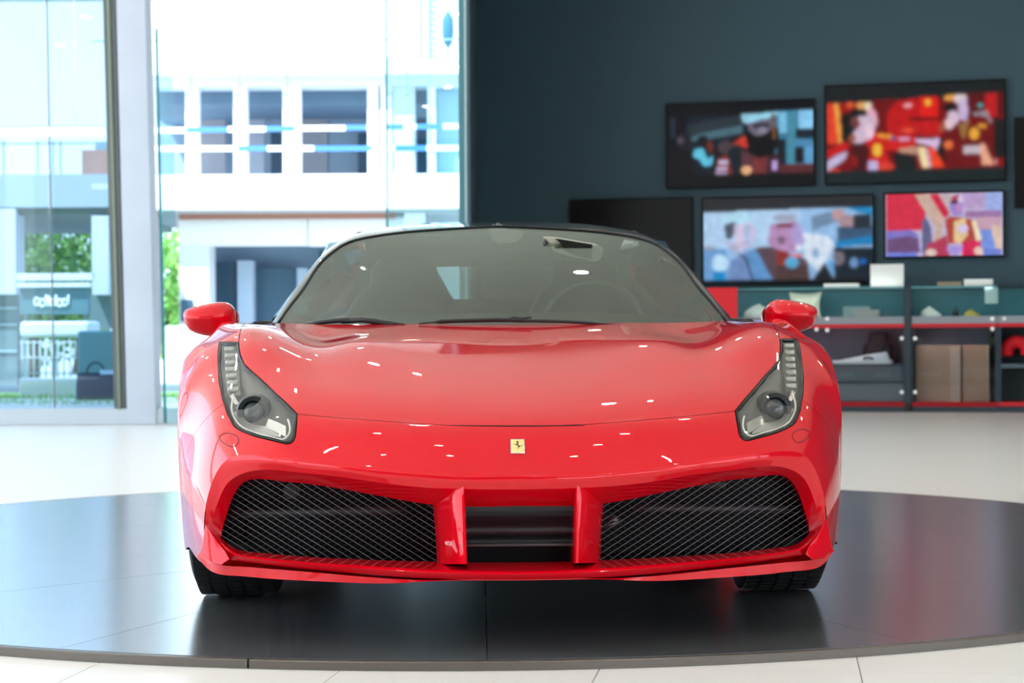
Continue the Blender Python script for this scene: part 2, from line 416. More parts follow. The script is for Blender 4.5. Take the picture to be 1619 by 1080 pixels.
S1 = [((16,17,22), R(0,0,1619,983)), ((22,30,42), R(150,235,1490,780)), ((40,52,60), [(300,330),(500,280),(840,240),(840,420),(420,470),(340,440)]), ((70,105,118), [(330,440),(470,390),(840,330),(840,400),(520,450),(350,470)]),
 ((16,14,20), [(150,240),(330,240),(330,520),(150,560)]), ((36,52,72), R(175,250,215,430)), ((34,30,38), (300,470,70,90)), ((80,72,84), (262,455,30,34)), ((20,18,24), R(150,540,400,780)), ((24,24,30), (470,470,52,58)), ((96,196,226), [(390,540),(470,530),(520,640),(560,600),(580,620),(540,700),(480,700),(440,640),(380,610)]), ((110,45,35), (535,520,26,55)),
 ((40,26,30), [(560,560),(700,460),(870,420),(870,780),(560,780)]), ((72,62,68), (680,530,70,60)), ((120,40,36), [(590,780),(610,640),(680,590),(740,700),(745,780)]), ((196,176,206), R(610,650,700,690)), ((190,170,200), R(600,710,695,740)), ((170,150,184), R(590,750,690,776)), ((205,60,45), [(750,500),(850,430),(880,430),(880,540),(780,520)]), ((24,34,40), [(700,560),(790,500),(870,560),(920,700),(900,780),(740,780)]),
 ((60,120,150), R(1130,210,1490,700)), ((120,190,225), R(1170,220,1240,420)), ((70,140,165), R(1250,215,1330,700)), ((140,205,245), R(1340,210,1488,380)), ((25,36,48), R(1320,385,1488,470)), ((80,140,185), [(1320,470),(1488,500),(1488,560),(1320,530)]), ((24,30,40), R(1150,470,1230,700)), ((28,22,28), R(1310,545,1390,690)), ((95,160,205), R(1395,545,1488,720)), ((92,44,48), R(1170,700,1488,775)),
 ((90,50,60), [(830,560),(930,600),(1000,640),(1090,620),(1150,780),(830,780)]), ((120,50,52), R(930,600,1060,775)), ((60,34,40), [(1060,600),(1170,600),(1190,775),(1050,775)]),
 ((105,98,118), [(880,300),(1110,280),(1120,480),(1060,500),(900,470)]), ((40,44,60), R(935,320,1075,360)), ((140,130,152), (1015,385,40,32)), ((12,12,16), [(850,380),(900,390),(950,430),(1010,430),(1060,410),(1110,360),(1170,370),(1160,520),(1110,610),(990,640),(900,600),(870,480)]), ((150,210,232), [(828,232),(1155,222),(1150,268),(980,290),(890,318),(835,310)]), ((100,90,90), R(1095,235,1140,360)), ((150,96,40), R(1112,360,1132,470)),
 ((236,180,130), (870,745,48,40)), ((190,160,220), R(1100,660,1145,750)), ((120,150,60), (1010,280,4,4)), ((16,17,20), R(0,784,1619,983)), ((10,12,18), R(0,0,1619,200))]
S2 = [((28,30,32), R(0,0,1619,984)), ((120,10,14), R(85,235,1465,770)), ((16,16,18), R(200,330,300,560)), ((225,62,40), R(85,235,165,560)), ((240,160,70), [(140,235),(180,235),(205,545),(175,555)]), ((160,20,20), R(200,235,420,300)), ((225,90,50), (270,255,30,24)), ((110,14,18), R(440,220,620,480)), ((190,20,24), [(560,330),(640,230),(800,220),(800,470),(560,480)]), ((235,170,180), (722,275,30,18)), ((225,28,22), R(805,210,960,370)), ((235,190,60), (878,255,24,28)), ((20,10,12), R(740,370,960,392)), ((195,24,26), [(560,470),(740,400),(960,390),(980,520),(700,500)]), ((225,80,50), (720,470,50,18)),
 ((200,24,26), [(85,610),(180,560),(250,545),(260,590),(120,660),(85,680)]), ((196,186,222), [(85,700),(170,640),(250,620),(230,680),(90,770)]), ((230,70,45), (140,775,50,22)), ((70,18,20), R(280,560,410,770)), ((140,30,26), (305,700,26,44)),
 ((205,30,26), [(380,540),(470,480),(600,490),(780,520),(780,620),(550,620),(600,770),(400,770),(430,620)]), ((235,190,60), (482,615,36,52)), ((196,190,235), R(415,700,490,770)), ((220,62,44), (550,745,64,34)), ((235,160,60), [(480,485),(600,500),(590,530),(490,515)]), ((70,90,150), (610,525,26,16)), ((210,160,200), R(650,520,740,552)),
 ((28,30,32), [(600,640),(780,640),(790,770),(620,770)]), ((190,140,120), [(640,610),(780,590),(860,640),(880,760),(830,760),(800,660),(660,640)]), ((245,225,170), [(800,600),(850,600),(880,760),(840,760)]), ((210,170,190), [(855,610),(880,620),(905,760),(880,760)]), ((240,70,30), [(880,600),(930,600),(1000,750),(1000,760),(910,760)]), ((214,190,226), [(780,535),(900,545),(960,530),(970,570),(940,635),(915,600),(790,565)]), ((16,20,24), [(980,540),(940,640),(1000,740),(1010,540)]),
 ((24,24,28), [(240,330),(300,280),(390,290),(400,340),(320,360),(300,520),(220,520)]), ((110,60,55), (300,390,26,46)), ((220,160,90), (360,262,44,28)), ((240,220,190), (412,272,30,34)), ((225,170,190), [(430,270),(475,320),(488,420),(450,440),(400,330)]), ((208,184,206), [(330,350),(440,340),(470,440),(430,520),(350,560),(300,560),(290,470),(350,420)]), ((235,200,220), (420,470,38,60)), ((150,80,60), [(250,520),(290,470),(320,520),(280,570)]),
 ((90,16,20), R(1180,195,1465,380)), ((190,26,30), R(1320,200,1410,380)), ((24,26,28), R(1380,400,1465,700)), ((60,170,170), (1285,292,18,16)), ((150,140,150), [(1220,350),(1330,330),(1370,420),(1365,450),(1330,380),(1240,372)]), ((110,16,22), [(1000,480),(1150,420),(1360,430),(1370,600),(1410,750),(1010,750)]), ((225,110,60), (1035,590,36,36)), ((150,110,60), [(1110,440),(1200,400),(1170,520),(1150,560)]), ((235,170,60), (1235,510,38,46)), ((220,150,60), R(1265,430,1330,465)), ((190,180,190), R(1150,600,1280,668)), ((235,170,140), [(1280,590),(1310,580),(1380,750),(1290,750)]), ((200,120,120), R(1380,710,1410,750)),
 ((225,160,70), (1070,225,70,26)), ((226,214,210), (1130,235,50,40)), ((205,184,222), [(1120,230),(1175,240),(1190,330),(1180,410),(1130,400),(1110,300)]), ((20,20,24), [(985,290),(1040,265),(1100,275),(1110,310),(1050,340),(1005,320)]), ((215,190,215), (1075,380,46,56)), ((230,200,210), (1040,430,40,40)), ((170,80,60), [(960,440),(1010,400),(1020,470),(980,500)]),
 ((26,38,40), R(0,775,1619,984)), ((24,30,32), [(0,0),(1619,0),(1619,185),(0,235)])]
S4 = [((28,30,34), R(0,0,1619,863)), ((150,190,232), R(62,165,1515,765)), ((176,208,240), R(62,165,900,480)), ((150,150,170), (110,510,60,40)), ((110,160,215), R(62,500,260,765)), ((190,225,250), (205,620,70,75)), ((20,140,205), R(150,690,250,760)), ((176,220,240), (360,230,120,50)), ((80,90,110), [(245,290),(330,260),(360,300),(300,420),(255,400)]), ((206,196,226), [(330,290),(480,270),(520,360),(470,480),(370,520),(330,420)]), ((170,190,228), R(420,290,470,470)), ((180,180,210), [(240,440),(330,430),(400,540),(330,520)]), ((110,140,190), [(260,765),(300,600),(400,540),(520,500),(610,600),(660,765)]), ((96,150,205), [(430,560),(520,500),(640,640),(655,765),(480,765)]), ((60,70,100), [(350,520),(440,570),(500,765),(480,765),(420,590)]),
 ((216,230,246), [(900,360),(1130,400),(1190,480),(1060,700),(940,600)]), ((140,175,215), (1030,540,30,44)), ((90,70,80), [(510,490),(640,480),(800,540),(960,600),(980,765),(660,765)]), ((140,50,44), [(690,500),(790,520),(800,765),(700,700)]), ((80,60,60), R(690,640,960,765)), ((180,140,186), [(640,290),(860,260),(930,440),(850,540),(700,510),(620,460)]), ((120,60,66), R(700,290,830,325)), ((120,96,120), (735,430,32,40)), ((160,170,190), (760,235,100,30)), ((176,160,216), (870,380,50,100)), ((240,245,255), (885,495,26,26)), ((230,110,90), R(800,550,910,575)), ((90,170,215), (825,620,56,50)),
 ((110,140,170), [(990,230),(1170,190),(1210,280),(1000,350)]), ((190,150,150), R(1170,180,1270,260)), ((170,140,150), (1290,280,70,60)), ((60,90,120), R(1210,320,1515,480)), ((40,50,60), R(1350,220,1500,340)), ((30,140,200), [(1300,165),(1500,160),(1515,230),(1380,200)]), ((30,130,190), [(1180,450),(1500,400),(1515,470),(1200,500)]), ((28,40,50), R(1180,500,1515,765)), ((120,110,120), (1220,590,50,60)), ((110,150,200), (1350,630,34,44)), ((30,110,200), (1425,620,24,24)), ((30,36,44), [(1000,765),(1100,620),(1180,765)]), ((100,160,215), [(1120,620),(1190,600),(1170,740)]), ((28,30,34), R(0,765,1619,863)), ((44,46,50), [(0,0),(1619,0),(1619,150),(0,180)]), ((28,32,36), R(0,0,58,863)), ((24,50,70), R(1516,0,1619,863))]
S5 = [((196,186,216), R(140,90,1520,860)), ((214,50,76), R(150,110,620,540)), ((205,175,160), [(490,120),(660,120),(830,400),(800,640),(740,680),(710,650),(740,520)]), ((206,40,74), [(660,120),(770,120),(900,340),(860,400),(830,400)]), ((200,180,186), [(770,120),(930,115),(930,340),(890,330)]), ((186,160,205), R(1040,110,1320,300)), ((160,176,230), R(1300,100,1510,400)), ((160,120,170), R(1080,320,1500,400)), ((200,160,180), R(1200,400,1500,560)), ((224,196,180), R(1390,500,1500,770)), ((120,150,225), [(1220,540),(1380,545),(1430,770),(1270,770)]), ((110,130,210), R(1290,770,1500,840)),
 ((130,120,200), [(155,540),(440,530),(530,580),(560,800),(155,800)]), ((110,80,120), [(160,640),(420,600),(530,640),(540,790),(160,790)]), ((110,130,220), R(155,800,520,850)), ((100,100,140), [(570,440),(620,380),(680,500),(700,700),(580,850)]), ((180,60,90), [(640,700),(740,660),(860,600),(900,850),(600,850)]), ((225,200,190), (680,800,66,44)), ((214,40,90), R(1040,660,1260,840)), ((180,70,60), [(840,430),(900,380),(1160,420),(1200,660),(1040,700),(880,700)]), ((230,200,150), [(950,440),(1080,400),(1110,600),(1020,700),(950,680)]), ((215,200,235), (1050,530,64,50)), ((240,225,190), [(1150,440),(1200,430),(1270,660),(1210,680)]), ((170,150,225), [(860,730),(1050,720),(1040,780),(960,850),(880,800)]), ((235,205,190), (1230,790,50,50)), ((150,130,210), [(900,240),(1050,220),(1050,360),(960,380),(915,330)]), ((190,140,190), (1000,290,40,60)), ((176,60,90), (985,175,66,40)), ((40,36,60), [(895,210),(990,195),(1000,240),(910,235)]), ((225,205,235), (1025,185,30,40))]
FRAME = mat('screen_frame', (.006, .008, .010), .35, spec=.15)
def screen(x0, y0, x1, y1, label, shapes=None, crop=None, strength=1.0, y0r=None):
    a0, z0 = wl_pt(x0, (y1), .62); a1, z1 = wl_pt(x1, y0, .62); _, z0 = wl_pt((x0 + x1) / 2, y1, .62); _, z1 = wl_pt((x0 + x1) / 2, y0, .62)
    t = thing('wall_screen', label, 'television', loc=tuple(WO + wx * (a0 + a1) / 2 + wy * .66 + EZ * z0))
    b = MB(); b.box((a0, .66, z0), (a1, .73, z1), WF); b.build('frame', FRAME, t, smooth=False, bevel=.006)
    b = MB(); b.box(((a0 + a1) / 2 - .2, .725, (z0 + z1) / 2 - .15), ((a0 + a1) / 2 + .2, .76, (z0 + z1) / 2 + .15), WF); b.build('wall_mount', BLACK, t, smooth=False)
    m_ = .022; W_, H_ = (150, 86) if shapes else (2, 2)
    g = [[WO + wx * (a0 + m_ + (a1 - a0 - 2 * m_) * i / (W_ - 1)) + wy * .6585 + EZ * (z1 - m_ - (z1 - z0 - 2 * m_) * k / (H_ - 1)) for i in range(W_)] for k in range(H_)]
    b = MB(); b.grid(g); 
    if shapes:
        cx0, cy0, sc = crop; px_ = (x1 - x0) * m_ / (a1 - a0)
        box = ((x0 - cx0 + px_) * sc, (y0 - cy0 + px_) * sc, (x1 - cx0 - px_) * sc, (y1 - cy0 - px_) * sc)
        im = paint(shapes, W_, H_, box)
        o = b.build('picture', attr_emit('screen_picture', strength), t, smooth=False)
        at = o.data.color_attributes.new('picture', 'FLOAT_COLOR', 'POINT')
        at.data.foreach_set('color', np.concatenate([im.reshape(-1, 3), np.ones((W_ * H_, 1))], 1).ravel().astype(np.float32))
    else:
        b.build('blank_glass', mat('screen_off', (.006, .005, .005), .3, spec=.2), t, smooth=False)
SST = .50
screen(1052, 159, 1288, 295.5, 'wall screen showing a bearded man in a pale cap, above and left', S1, (1030, 140, 5.782), SST)
screen(1303.5, 129, 1590.5, 289, 'largest wall screen, showing two people in red racing shirts and caps', S2, (1290, 110, 4.921), SST)
screen(900, 313, 1094, 444, 'switched-off black wall screen just above the car roof')
screen(1109, 308.5, 1382, 448.5, 'wall screen with two people in grey jackets against pale blue, above the glass showcase', S4, (1100, 300, 5.397), SST)
screen(1397, 302, 1588.5, 407.5, 'smallest wall screen, with a seated person before red and cream stripes', S5, (1380, 290, 7.359), SST)
screen(1604, 182, 1790, 326, 'dark wall screen cut off by the right edge of the photo')
# ================================================================== SHOWCASES
GREYB = mat('shelf_band_grey', (.34, .38, .43), .4); NAVY = mat('navy_cabinet', (.022, .045, .065), .45); REDL = mat('red_strip', (.75, .012, .03), .35)
SHG = glass('showcase_glass', (.88, .95, .94), 1.25); KNOB = mat('knob_white', (.85, .86, .88), .3, emit=(1, 1, 1), estr=.15); INSIDE = mat('cabinet_inside', (.075, .10, .13), .55); TEALB = mat('case_back_teal', (.06, .24, .31), .4); ADDGLOW = mat('added_glow_strip', (1, 1, 1), .4, emit=(1, .97, .92), estr=7.0)
def wloc(px, py, off=0): a, z = wl_pt(px, py, off); return a, z
zb = lambda py, px=1440: wl_pt(px, py, 0)[1]
def wbox(b, a0, a1, y0, y1, z0, z1): b.box((a0, y0, z0), (a1, y1, z1), WF); return b
Z_TOP, Z_SH1, Z_SH0, Z_R0, Z_RB1, Z_RB0, = zb(454), zb(500.5), zb(512), zb(518), zb(636), zb(642)
def showcase(px0, px1, label, knobs, dividers=()):
    a0, a1 = wloc(px0, 560)[0], wloc(px1, 560)[0]; D_ = .55
    t = thing('showcase', label, 'display case', loc=tuple(WO + wx * (a0 + a1) / 2 + wy * D_ / 2 + EZ * FLZ))
    b = MB(); wbox(b, a0, a1, .03, D_, FLZ, Z_RB0 - .005); b.build('plinth', mat('plinth_navy', (.03, .06, .085), .4), t, smooth=False)
    b = MB(); wbox(b, a0, a1, 0, D_, Z_RB0 - .004, Z_RB1 - .004); wbox(b, a0, a1, 0, .03, Z_RB0, Z_RB1); b.build('red_strip', REDL, t, smooth=False)
    b = MB(); wbox(b, a0, a1, -.004, .02, Z_R0, Z_SH0); b.build('red_strip', REDL, t, smooth=False)
    b = MB(); wbox(b, a0, a1, 0, D_, Z_SH0, Z_SH1); b.build('shelf_band', GREYB, t, smooth=False, bevel=.003)
    b = MB(); wbox(b, a0, a1, D_ - .02, D_, Z_RB1, Z_SH0); wbox(b, a0, a0 + .02, .03, D_, Z_RB1, Z_SH0); wbox(b, a1 - .02, a1, .03, D_, Z_RB1, Z_SH0); b.build('cabinet_body', INSIDE, t, smooth=False)
    b = MB(); wbox(b, a0, a1, D_ - .015, D_, Z_SH1, Z_TOP - .02); b.build('case_back', TEALB, t, smooth=False)
    b = MB(); wbox(b, a0, a1, 0, .008, Z_SH1, Z_TOP); wbox(b, a0, a1, 0.01, D_, Z_TOP, Z_TOP + .008); wbox(b, a0, a0 + .008, .01, D_, Z_SH1, Z_TOP); wbox(b, a1 - .008, a1, .01, D_, Z_SH1, Z_TOP)
    b.build('glass_box', SHG, t, smooth=False)
    b = MB(); wbox(b, a0, a1, -.002, .012, Z_TOP - .015, Z_TOP + .006); b.build('glass_rim', mat('glass_rim', (.15, .42, .46), .2), t, smooth=False)
    b = MB(); wbox(b, a0 + .05, a1 - .05, .022, .042, Z_TOP - .008, Z_TOP - .002); b.build('added_glow_strip', ADDGLOW, t, smooth=False)  # added glowing strip, hidden behind the rim, to brighten the items in the case
    b = MB(); wbox(b, a0 + .05, a1 - .05, .03, .05, Z_SH0 - .008, Z_SH0 - .002); b.build('added_glow_strip', ADDGLOW, t, smooth=False)  # another added glow, lighting the lower cabinet
    ds = [px0] + list(dividers) + [px1]
    for q0, q1 in zip(ds[:-1], ds[1:]):
        b = MB(); wbox(b, wloc(q0 + 1, 560)[0], wloc(q1 - 1, 560)[0], .004, .012, Z_RB1 + .01, Z_R0 - .005); b.build('glass_door', glass('cabinet_glass', (.88, .93, .96), 1.2), t, smooth=False)
    for px, py in knobs:
        a, z = wloc(px, py); b = MB(); b.tube([WO + wx * a - wy * .022 + EZ * z, WO + wx * a + wy * .004 + EZ * z], .020, 14); b.build('knob', KNOB, t, bevel=.004)
    return t
showcase(1128, 1430, 'glass-topped showcase left of the dark post, white shoe inside its lower half', [(1308, 504), (1308, 522), (1426, 535), (1426, 620), (1291, 521)])
showcase(1441, 1577, 'glass-topped showcase right of the dark post, holding two brown boards', [(1447, 535), (1447, 620), (1569, 520), (1569, 504)])
# right-hand case with open cubbies under its glass top
def cubby():
    a0, a1 = wloc(1578, 560)[0], wloc(1720, 560)[0]; D_ = .55
    t = thing('cubby_showcase', 'open-fronted showcase at the right edge, red thing in its upper cubby', 'display case', loc=tuple(WO + wx * (a0 + a1) / 2 + wy * D_ / 2 + EZ * FLZ))
    b = MB(); wbox(b, a0, a1, .03, D_, FLZ, Z_RB0 - .005); b.build('plinth', mat('plinth_navy', (.03, .06, .085), .4), t, smooth=False)
    b = MB(); wbox(b, a0, a1, 0, D_, Z_RB0, Z_RB1 + .002); b.build('red_strip', REDL, t, smooth=False)
    b = MB(); wbox(b, a0, a1, -.004, .02, Z_R0, Z_SH0); b.build('red_strip', REDL, t, smooth=False)
    b = MB(); wbox(b, a0, a1, 0, D_, Z_SH0, Z_SH1); b.build('shelf_band', GREYB, t, smooth=False, bevel=.003)
    zs0, zs1 = zb(582), zb(576)
    for q0, q1 in ((a0, a0 + .03), (a1 - .03, a1)):
        b = MB(); wbox(b, q0, q1, 0, D_, Z_RB1, Z_SH0); b.build('side_panel', NAVY, t, smooth=False)
    b = MB(); wbox(b, a0 + .03, a1 - .03, D_ - .02, D_, Z_RB1, Z_SH0); b.build('back_panel', mat('cubby_back', (.015, .05, .065), .5), t, smooth=False)
    b = MB(); wbox(b, a0 + .03, a1 - .03, 0, D_ - .02, zs0, zs1); b.build('shelf', mat('shelf_edge', (.10, .15, .19), .4), t, smooth=False)
    b = MB(); wbox(b, a0, a1, 0, .008, Z_SH1, Z_TOP); wbox(b, a0, a1, 0.01, D_, Z_TOP, Z_TOP + .008); b.build('glass_box', SHG, t, smooth=False)
    b = MB(); wbox(b, a0, a1, D_ - .015, D_, Z_SH1, Z_TOP - .02); b.build('case_back', TEALB, t, smooth=False)
    a, z = wloc(1588, 504); b = MB(); b.tube([WO + wx * a - wy * .02 + EZ * z, WO + wx * a + EZ * z], .018, 14); b.build('knob', KNOB, t)
    return zs1
zsh = cubby()
a0, a1 = wloc(1430.5, 560)[0], wloc(1440.5, 560)[0]
b = MB(); wbox(b, a0, a1, -.03, .5, FLZ + .09, zb(454)); post = b.build('dark_post', NAVY, None, smooth=False); tag(post, 'dark navy upright post between the two glass-topped showcases', 'post')
b = MB(); wbox(b, a0 + .005, a1 - .005, -.02, .45, FLZ, FLZ + .09); b.build('foot', BLACK, post, smooth=False)
# ---- things on and in the showcases
def item(name, label, cat, m, px0, py0, px1, py1, y0, y1, kind='box', bevel=.01, z0=None):
    a0, z1 = wl_pt(px0, py0, y0); a1, zz = wl_pt(px1, py1, y0); z0 = zz if z0 is None else z0
    b = MB()
    if kind == 'box': wbox(b, a0, a1, y0, y1, z0, z1)
    elif kind == 'cushion':
        n = 18; G = []
        ca, cz = (a0 + a1) / 2, (z0 + z1) / 2
        for i in range(n):
            v = -1 + 2 * i / (n - 1); rw = []
            for k in range(n):
                u = -1 + 2 * k / (n - 1); th = (1 - u ** 4) * (1 - v ** 4); sx = 1 - .12 * (1 - v * v) ; sz = 1 - .16 * (1 - u * u)
                rw.append(WO + wx * (ca + u * (a1 - a0) / 2 * sx + .06 * v * 0) + wy * ((y0 + y1) / 2 + .1 * v * .5 - th * .06) + EZ * (cz + v * (z1 - z0) / 2 * sz))
            G.append(rw)
        b.grid(G); b.grid([[q + wy * (.012 + .10 * (1 - (-1 + 2 * k / (n - 1)) ** 4) * (1 - (-1 + 2 * i / (n - 1)) ** 4)) for k, q in enumerate(rw)] for i, rw in enumerate(G)])
    elif kind == 'heap':
        G = []; n = 20
        for i in range(8):
            f = i / 7; r_ = math.cos(f * math.pi / 2)
            G.append([WO + wx * ((a0 + a1) / 2 + math.cos(t) * (a1 - a0) / 2 * (r_ ** .6 + .02) * (1 + .08 * math.sin(3 * t + i))) + wy * ((y0 + y1) / 2 + math.sin(t) * (y1 - y0) / 2 * (r_ ** .6 + .02)) + EZ * (z0 + (z1 - z0) * f * (1 - .25 * math.cos(t + 1) * f)) for t in np.linspace(0, 2 * math.pi, n + 1)[:-1]])
        b.grid(G, close_u=True); b.f.append(tuple(range(len(b.v) - n, len(b.v))))
    o = b.build(name, m, None, smooth=kind != 'box', bevel=bevel if kind == 'box' else 0); tag(o, label, cat); return o
CREAM = mat('cream_cloth', (.78, .74, .62), .8); WCL = mat('white_cloth', (.80, .80, .78), .75); PAPER = mat('white_paper', (.90, .90, .89), .6)
ZT = Z_TOP + .008
def standcard(px0, py0, px1, py1, lab):
    a0, z1 = wl_pt(px0, py0, .12); a1, _ = wl_pt(px1, py1, .12)
    t = thing('sign_card', lab, 'sign', loc=tuple(WO + wx * (a0 + a1) / 2 + wy * .15 + EZ * ZT))
    b = MB(); b.box((a0, .12, ZT), (a1, .128, z1), WF); b.build('card', PAPER, t, smooth=False, bevel=.002)
    b = MB(); b.box((a0 + .1, .128, ZT), (a1 - .1, .22, ZT + .006), WF); b.build('stand', WHITE, t, smooth=False)
standcard(1376, 418, 1429, 453, 'square white card standing on the left showcase beside the post')
item('white_tray', 'thin white flat tray lying on the left showcase top', 'tray', PAPER, 1302, 448.5, 1358, 453, .15, .4, bevel=.004, z0=ZT)
item('white_tray', 'white flat tray on the right showcase top, beside a tan strip', 'tray', PAPER, 1524, 441.5, 1570, 453, .2, .45, bevel=.006, z0=ZT)
item('tan_leaflet_pile', 'low tan pile of leaflets on the right showcase top', 'leaflets', mat('tan', (.35, .27, .19), .7), 1482, 446, 1520, 453, .2, .45, bevel=.003, z0=ZT)
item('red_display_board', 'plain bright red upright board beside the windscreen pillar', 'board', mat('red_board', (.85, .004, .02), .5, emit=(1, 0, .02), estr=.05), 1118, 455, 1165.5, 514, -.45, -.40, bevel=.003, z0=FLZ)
zs = Z_SH1
item('cushion', 'cream cushion propped upright inside the left glass case', 'cushion', CREAM, 1246, 461, 1298, 500, .14, .26, 'cushion', z0=zs)
item('folded_cloth', 'white folded cloth lying inside the left glass case', 'cloth', WCL, 1172, 484, 1226, 500, .12, .38, 'heap', z0=zs)
item('book_stack_box', 'low grey and pink box inside the left glass case under the tray', 'box', mat('pale_pink_box', (.42, .38, .38), .6), 1349, 490, 1390, 500, .16, .36, bevel=.006, z0=zs)
item('grey_box', 'pale grey flat box behind the pink box in the left glass case', 'box', mat('pale_grey_box', (.35, .45, .48), .6), 1333, 484.5, 1376, 500, .37, .50, bevel=.006, z0=zs)
item('white_shoe', 'small white cloth-like shoe inside the right glass case', 'shoe', WCL, 1453, 487, 1487, 500, .12, .30, 'heap', z0=zs)
item('yellow_toy', 'small yellow object inside the right glass case', 'ornament', mat('yellow', (.65, .50, .10), .5), 1523, 491, 1549, 500, .14, .28, 'heap', z0=zs)
bt = MB(); a_, z_ = wl_pt(1511, 495, .2); bt.tube([WO + wx * a_ + wy * .2 + EZ * z for z in (zs, zs + .03, zs + .06, zs + .075, zs + .10)], [.03, .032, .028, .012, .010], 12); tag(bt.build('bottle', mat('dark_bottle', (.02, .03, .04), .2)), 'small dark bottle inside the right glass case', 'bottle')
item('hanging_tag', 'white rectangular price tag hanging inside the right glass case', 'tag', mat('tag_white', (.75, .85, .88), .5), 1557, 455, 1578, 480, .03, .04, bevel=.004)
# lower halves
z_sh = zb(576)
def loose(name, lab, cat, m, a0, a1, y0, y1, z0, z1, bevel=0):
    b = MB(); wbox(b, a0, a1, y0, y1, z0, z1); return tag(b.build(name, m, None, smooth=False, bevel=bevel), lab, cat)
A = lambda px, off=.2: wl_pt(px, 560, off)[0]
b = MB(); wbox(b, wloc(1128, 560)[0] + .021, wloc(1430, 560)[0] - .021, .05, .52, z_sh - .02, z_sh); sh = b.build('shelf', mat('shelf_dark', (.05, .07, .09), .5), None, smooth=False)
adopt(sh, [o for o in bpy.data.objects if o.name == 'showcase'][0])
for k, (y0, y1, m_) in enumerate(((578.5, 604, mat('drawer_grey', (.13, .14, .15), .5)), (606, 635, mat('drawer_greyb', (.17, .185, .19), .5)))):
    b = MB(); wbox(b, wloc(1160, 560)[0], wloc(1428, 560)[0], .06, .12, zb(y1), zb(y0)); adopt(b.build('drawer', m_, None, smooth=False), bpy.data.objects['showcase'])
def shoe():
    a0, a1 = A(1314, .12), A(1412, .12); t = thing('white_sneaker', 'white low shoe with flat sole on the shelf behind the left showcase door', 'shoe', loc=tuple(WO + wx * (a0 + a1) / 2 + wy * .2 + EZ * z_sh))
    b = MB(); n = 24
    out = lambda z, k: [WO + wx * ((a0 + a1) / 2 + math.copysign(abs(math.cos(t_)) ** .7, math.cos(t_)) * (a1 - a0) / 2 * k) + wy * (.2 + math.sin(t_) * .075 * k) + EZ * z for t_ in np.linspace(0, 2 * math.pi, n + 1)[:-1]]
    G = [out(z_sh, .97), out(z_sh + .012, 1), out(z_sh + .035, 1), out(z_sh + .04, .97)]; b.grid(G, close_u=True); b.f.append(tuple(range(3 * n, 4 * n))); b.build('sole', WCL, t, auto=50)
    b = MB(); G = []
    for i in range(8):
        f = i / 7; G.append([WO + wx * (a0 + (a1 - a0) * (.52 + .02 * f) + math.cos(t_) * (a1 - a0) * .44 * (1 - .55 * f)  + f * .10) + wy * (.2 + math.sin(t_) * .065 * (1 - .4 * f)) + EZ * (z_sh + .035 + .075 * f * (1 + .25 * math.cos(t_) )) for t_ in np.linspace(0, 2 * math.pi, n + 1)[:-1]])
    b.grid(G, close_u=True); b.build('upper', mat('shoe_white', (.72, .74, .75), .7), t)
    b = MB(); b.tube([WO + wx * (a0 + (a1 - a0) * f) + wy * .128 + EZ * (z_sh + z) for f, z in ((.52, .06), (.6, .075), (.68, .055))], .01, 6); b.build('laces', BLACK, t)
shoe()
def pack():
    a0, a1 = A(1363, .3), A(1414, .3); t = thing('backpack', 'black soft backpack standing behind the white shoe', 'bag', loc=tuple(WO + wx * (a0 + a1) / 2 + wy * .38 + EZ * z_sh))
    zt = zb(524); b = MB(); G = []; n = 24
    for z, w, d in ((0, .9, .9), (.05, 1, 1), (.35, 1, 1), (.58, .92, .9), (.66, .62, .8), (.8, .60, .7), (.97, .55, .6), (1.0, .3, .3)):
        G.append([WO + wx * ((a0 + a1) / 2 + math.copysign(abs(math.cos(q)) ** .6, math.cos(q)) * w * (a1 - a0) / 2) + wy * (.38 + math.copysign(abs(math.sin(q)) ** .6, math.sin(q)) * .10 * d) + EZ * (z_sh + (zt - z_sh) * z) for q in np.linspace(0, 2 * math.pi, n + 1)[:-1]])
    b.grid(G, close_u=True); b.f.append(tuple(range(len(b.v) - n, len(b.v)))); b.build('bag_body', mat('black_cloth', (.010, .012, .018), .8), t)
    b = MB(); b.tube(spline([WO + wx * (a1 - .03) + wy * .27 + EZ * (z_sh + .02), WO + wx * (a1 + .015) + wy * .26 + EZ * (z_sh + .12), WO + wx * (a1 - .05) + wy * .27 + EZ * (z_sh + .26)], 12), .012, 6); b.build('strap', BLACK, t)
pack()
def boards():
    K = mat('brown_board', (.43, .25, .16), .7, noise=(2.5, .12)); K2 = mat('brown_board_pale', (.52, .34, .26), .7)
    za, zc = Z_RB1, zb(546)
    for x0, x1, y, lab in ((1447.5, 1519, .16, 'wide brown cardboard box behind the right showcase door'), (1520.5, 1564, .20, 'narrow brown cardboard box beside the wide one in the right showcase')):
        t = thing('cardboard_box', lab, 'box', loc=tuple(WO + wx * A((x0 + x1) / 2) + wy * (y + .12) + EZ * za))
        b = MB(); wbox(b, A(x0, y), A(x1, y), y, y + .25, za, zc); b.build('box_body', K, t, smooth=False, bevel=.004)
        b = MB(); wbox(b, A(x1 - (17 if x0 < 1500 else 4), y), A(x1 - 1, y), y - .003, y, za, zc - .01); b.build('tape', K2, t, smooth=False)
boards()
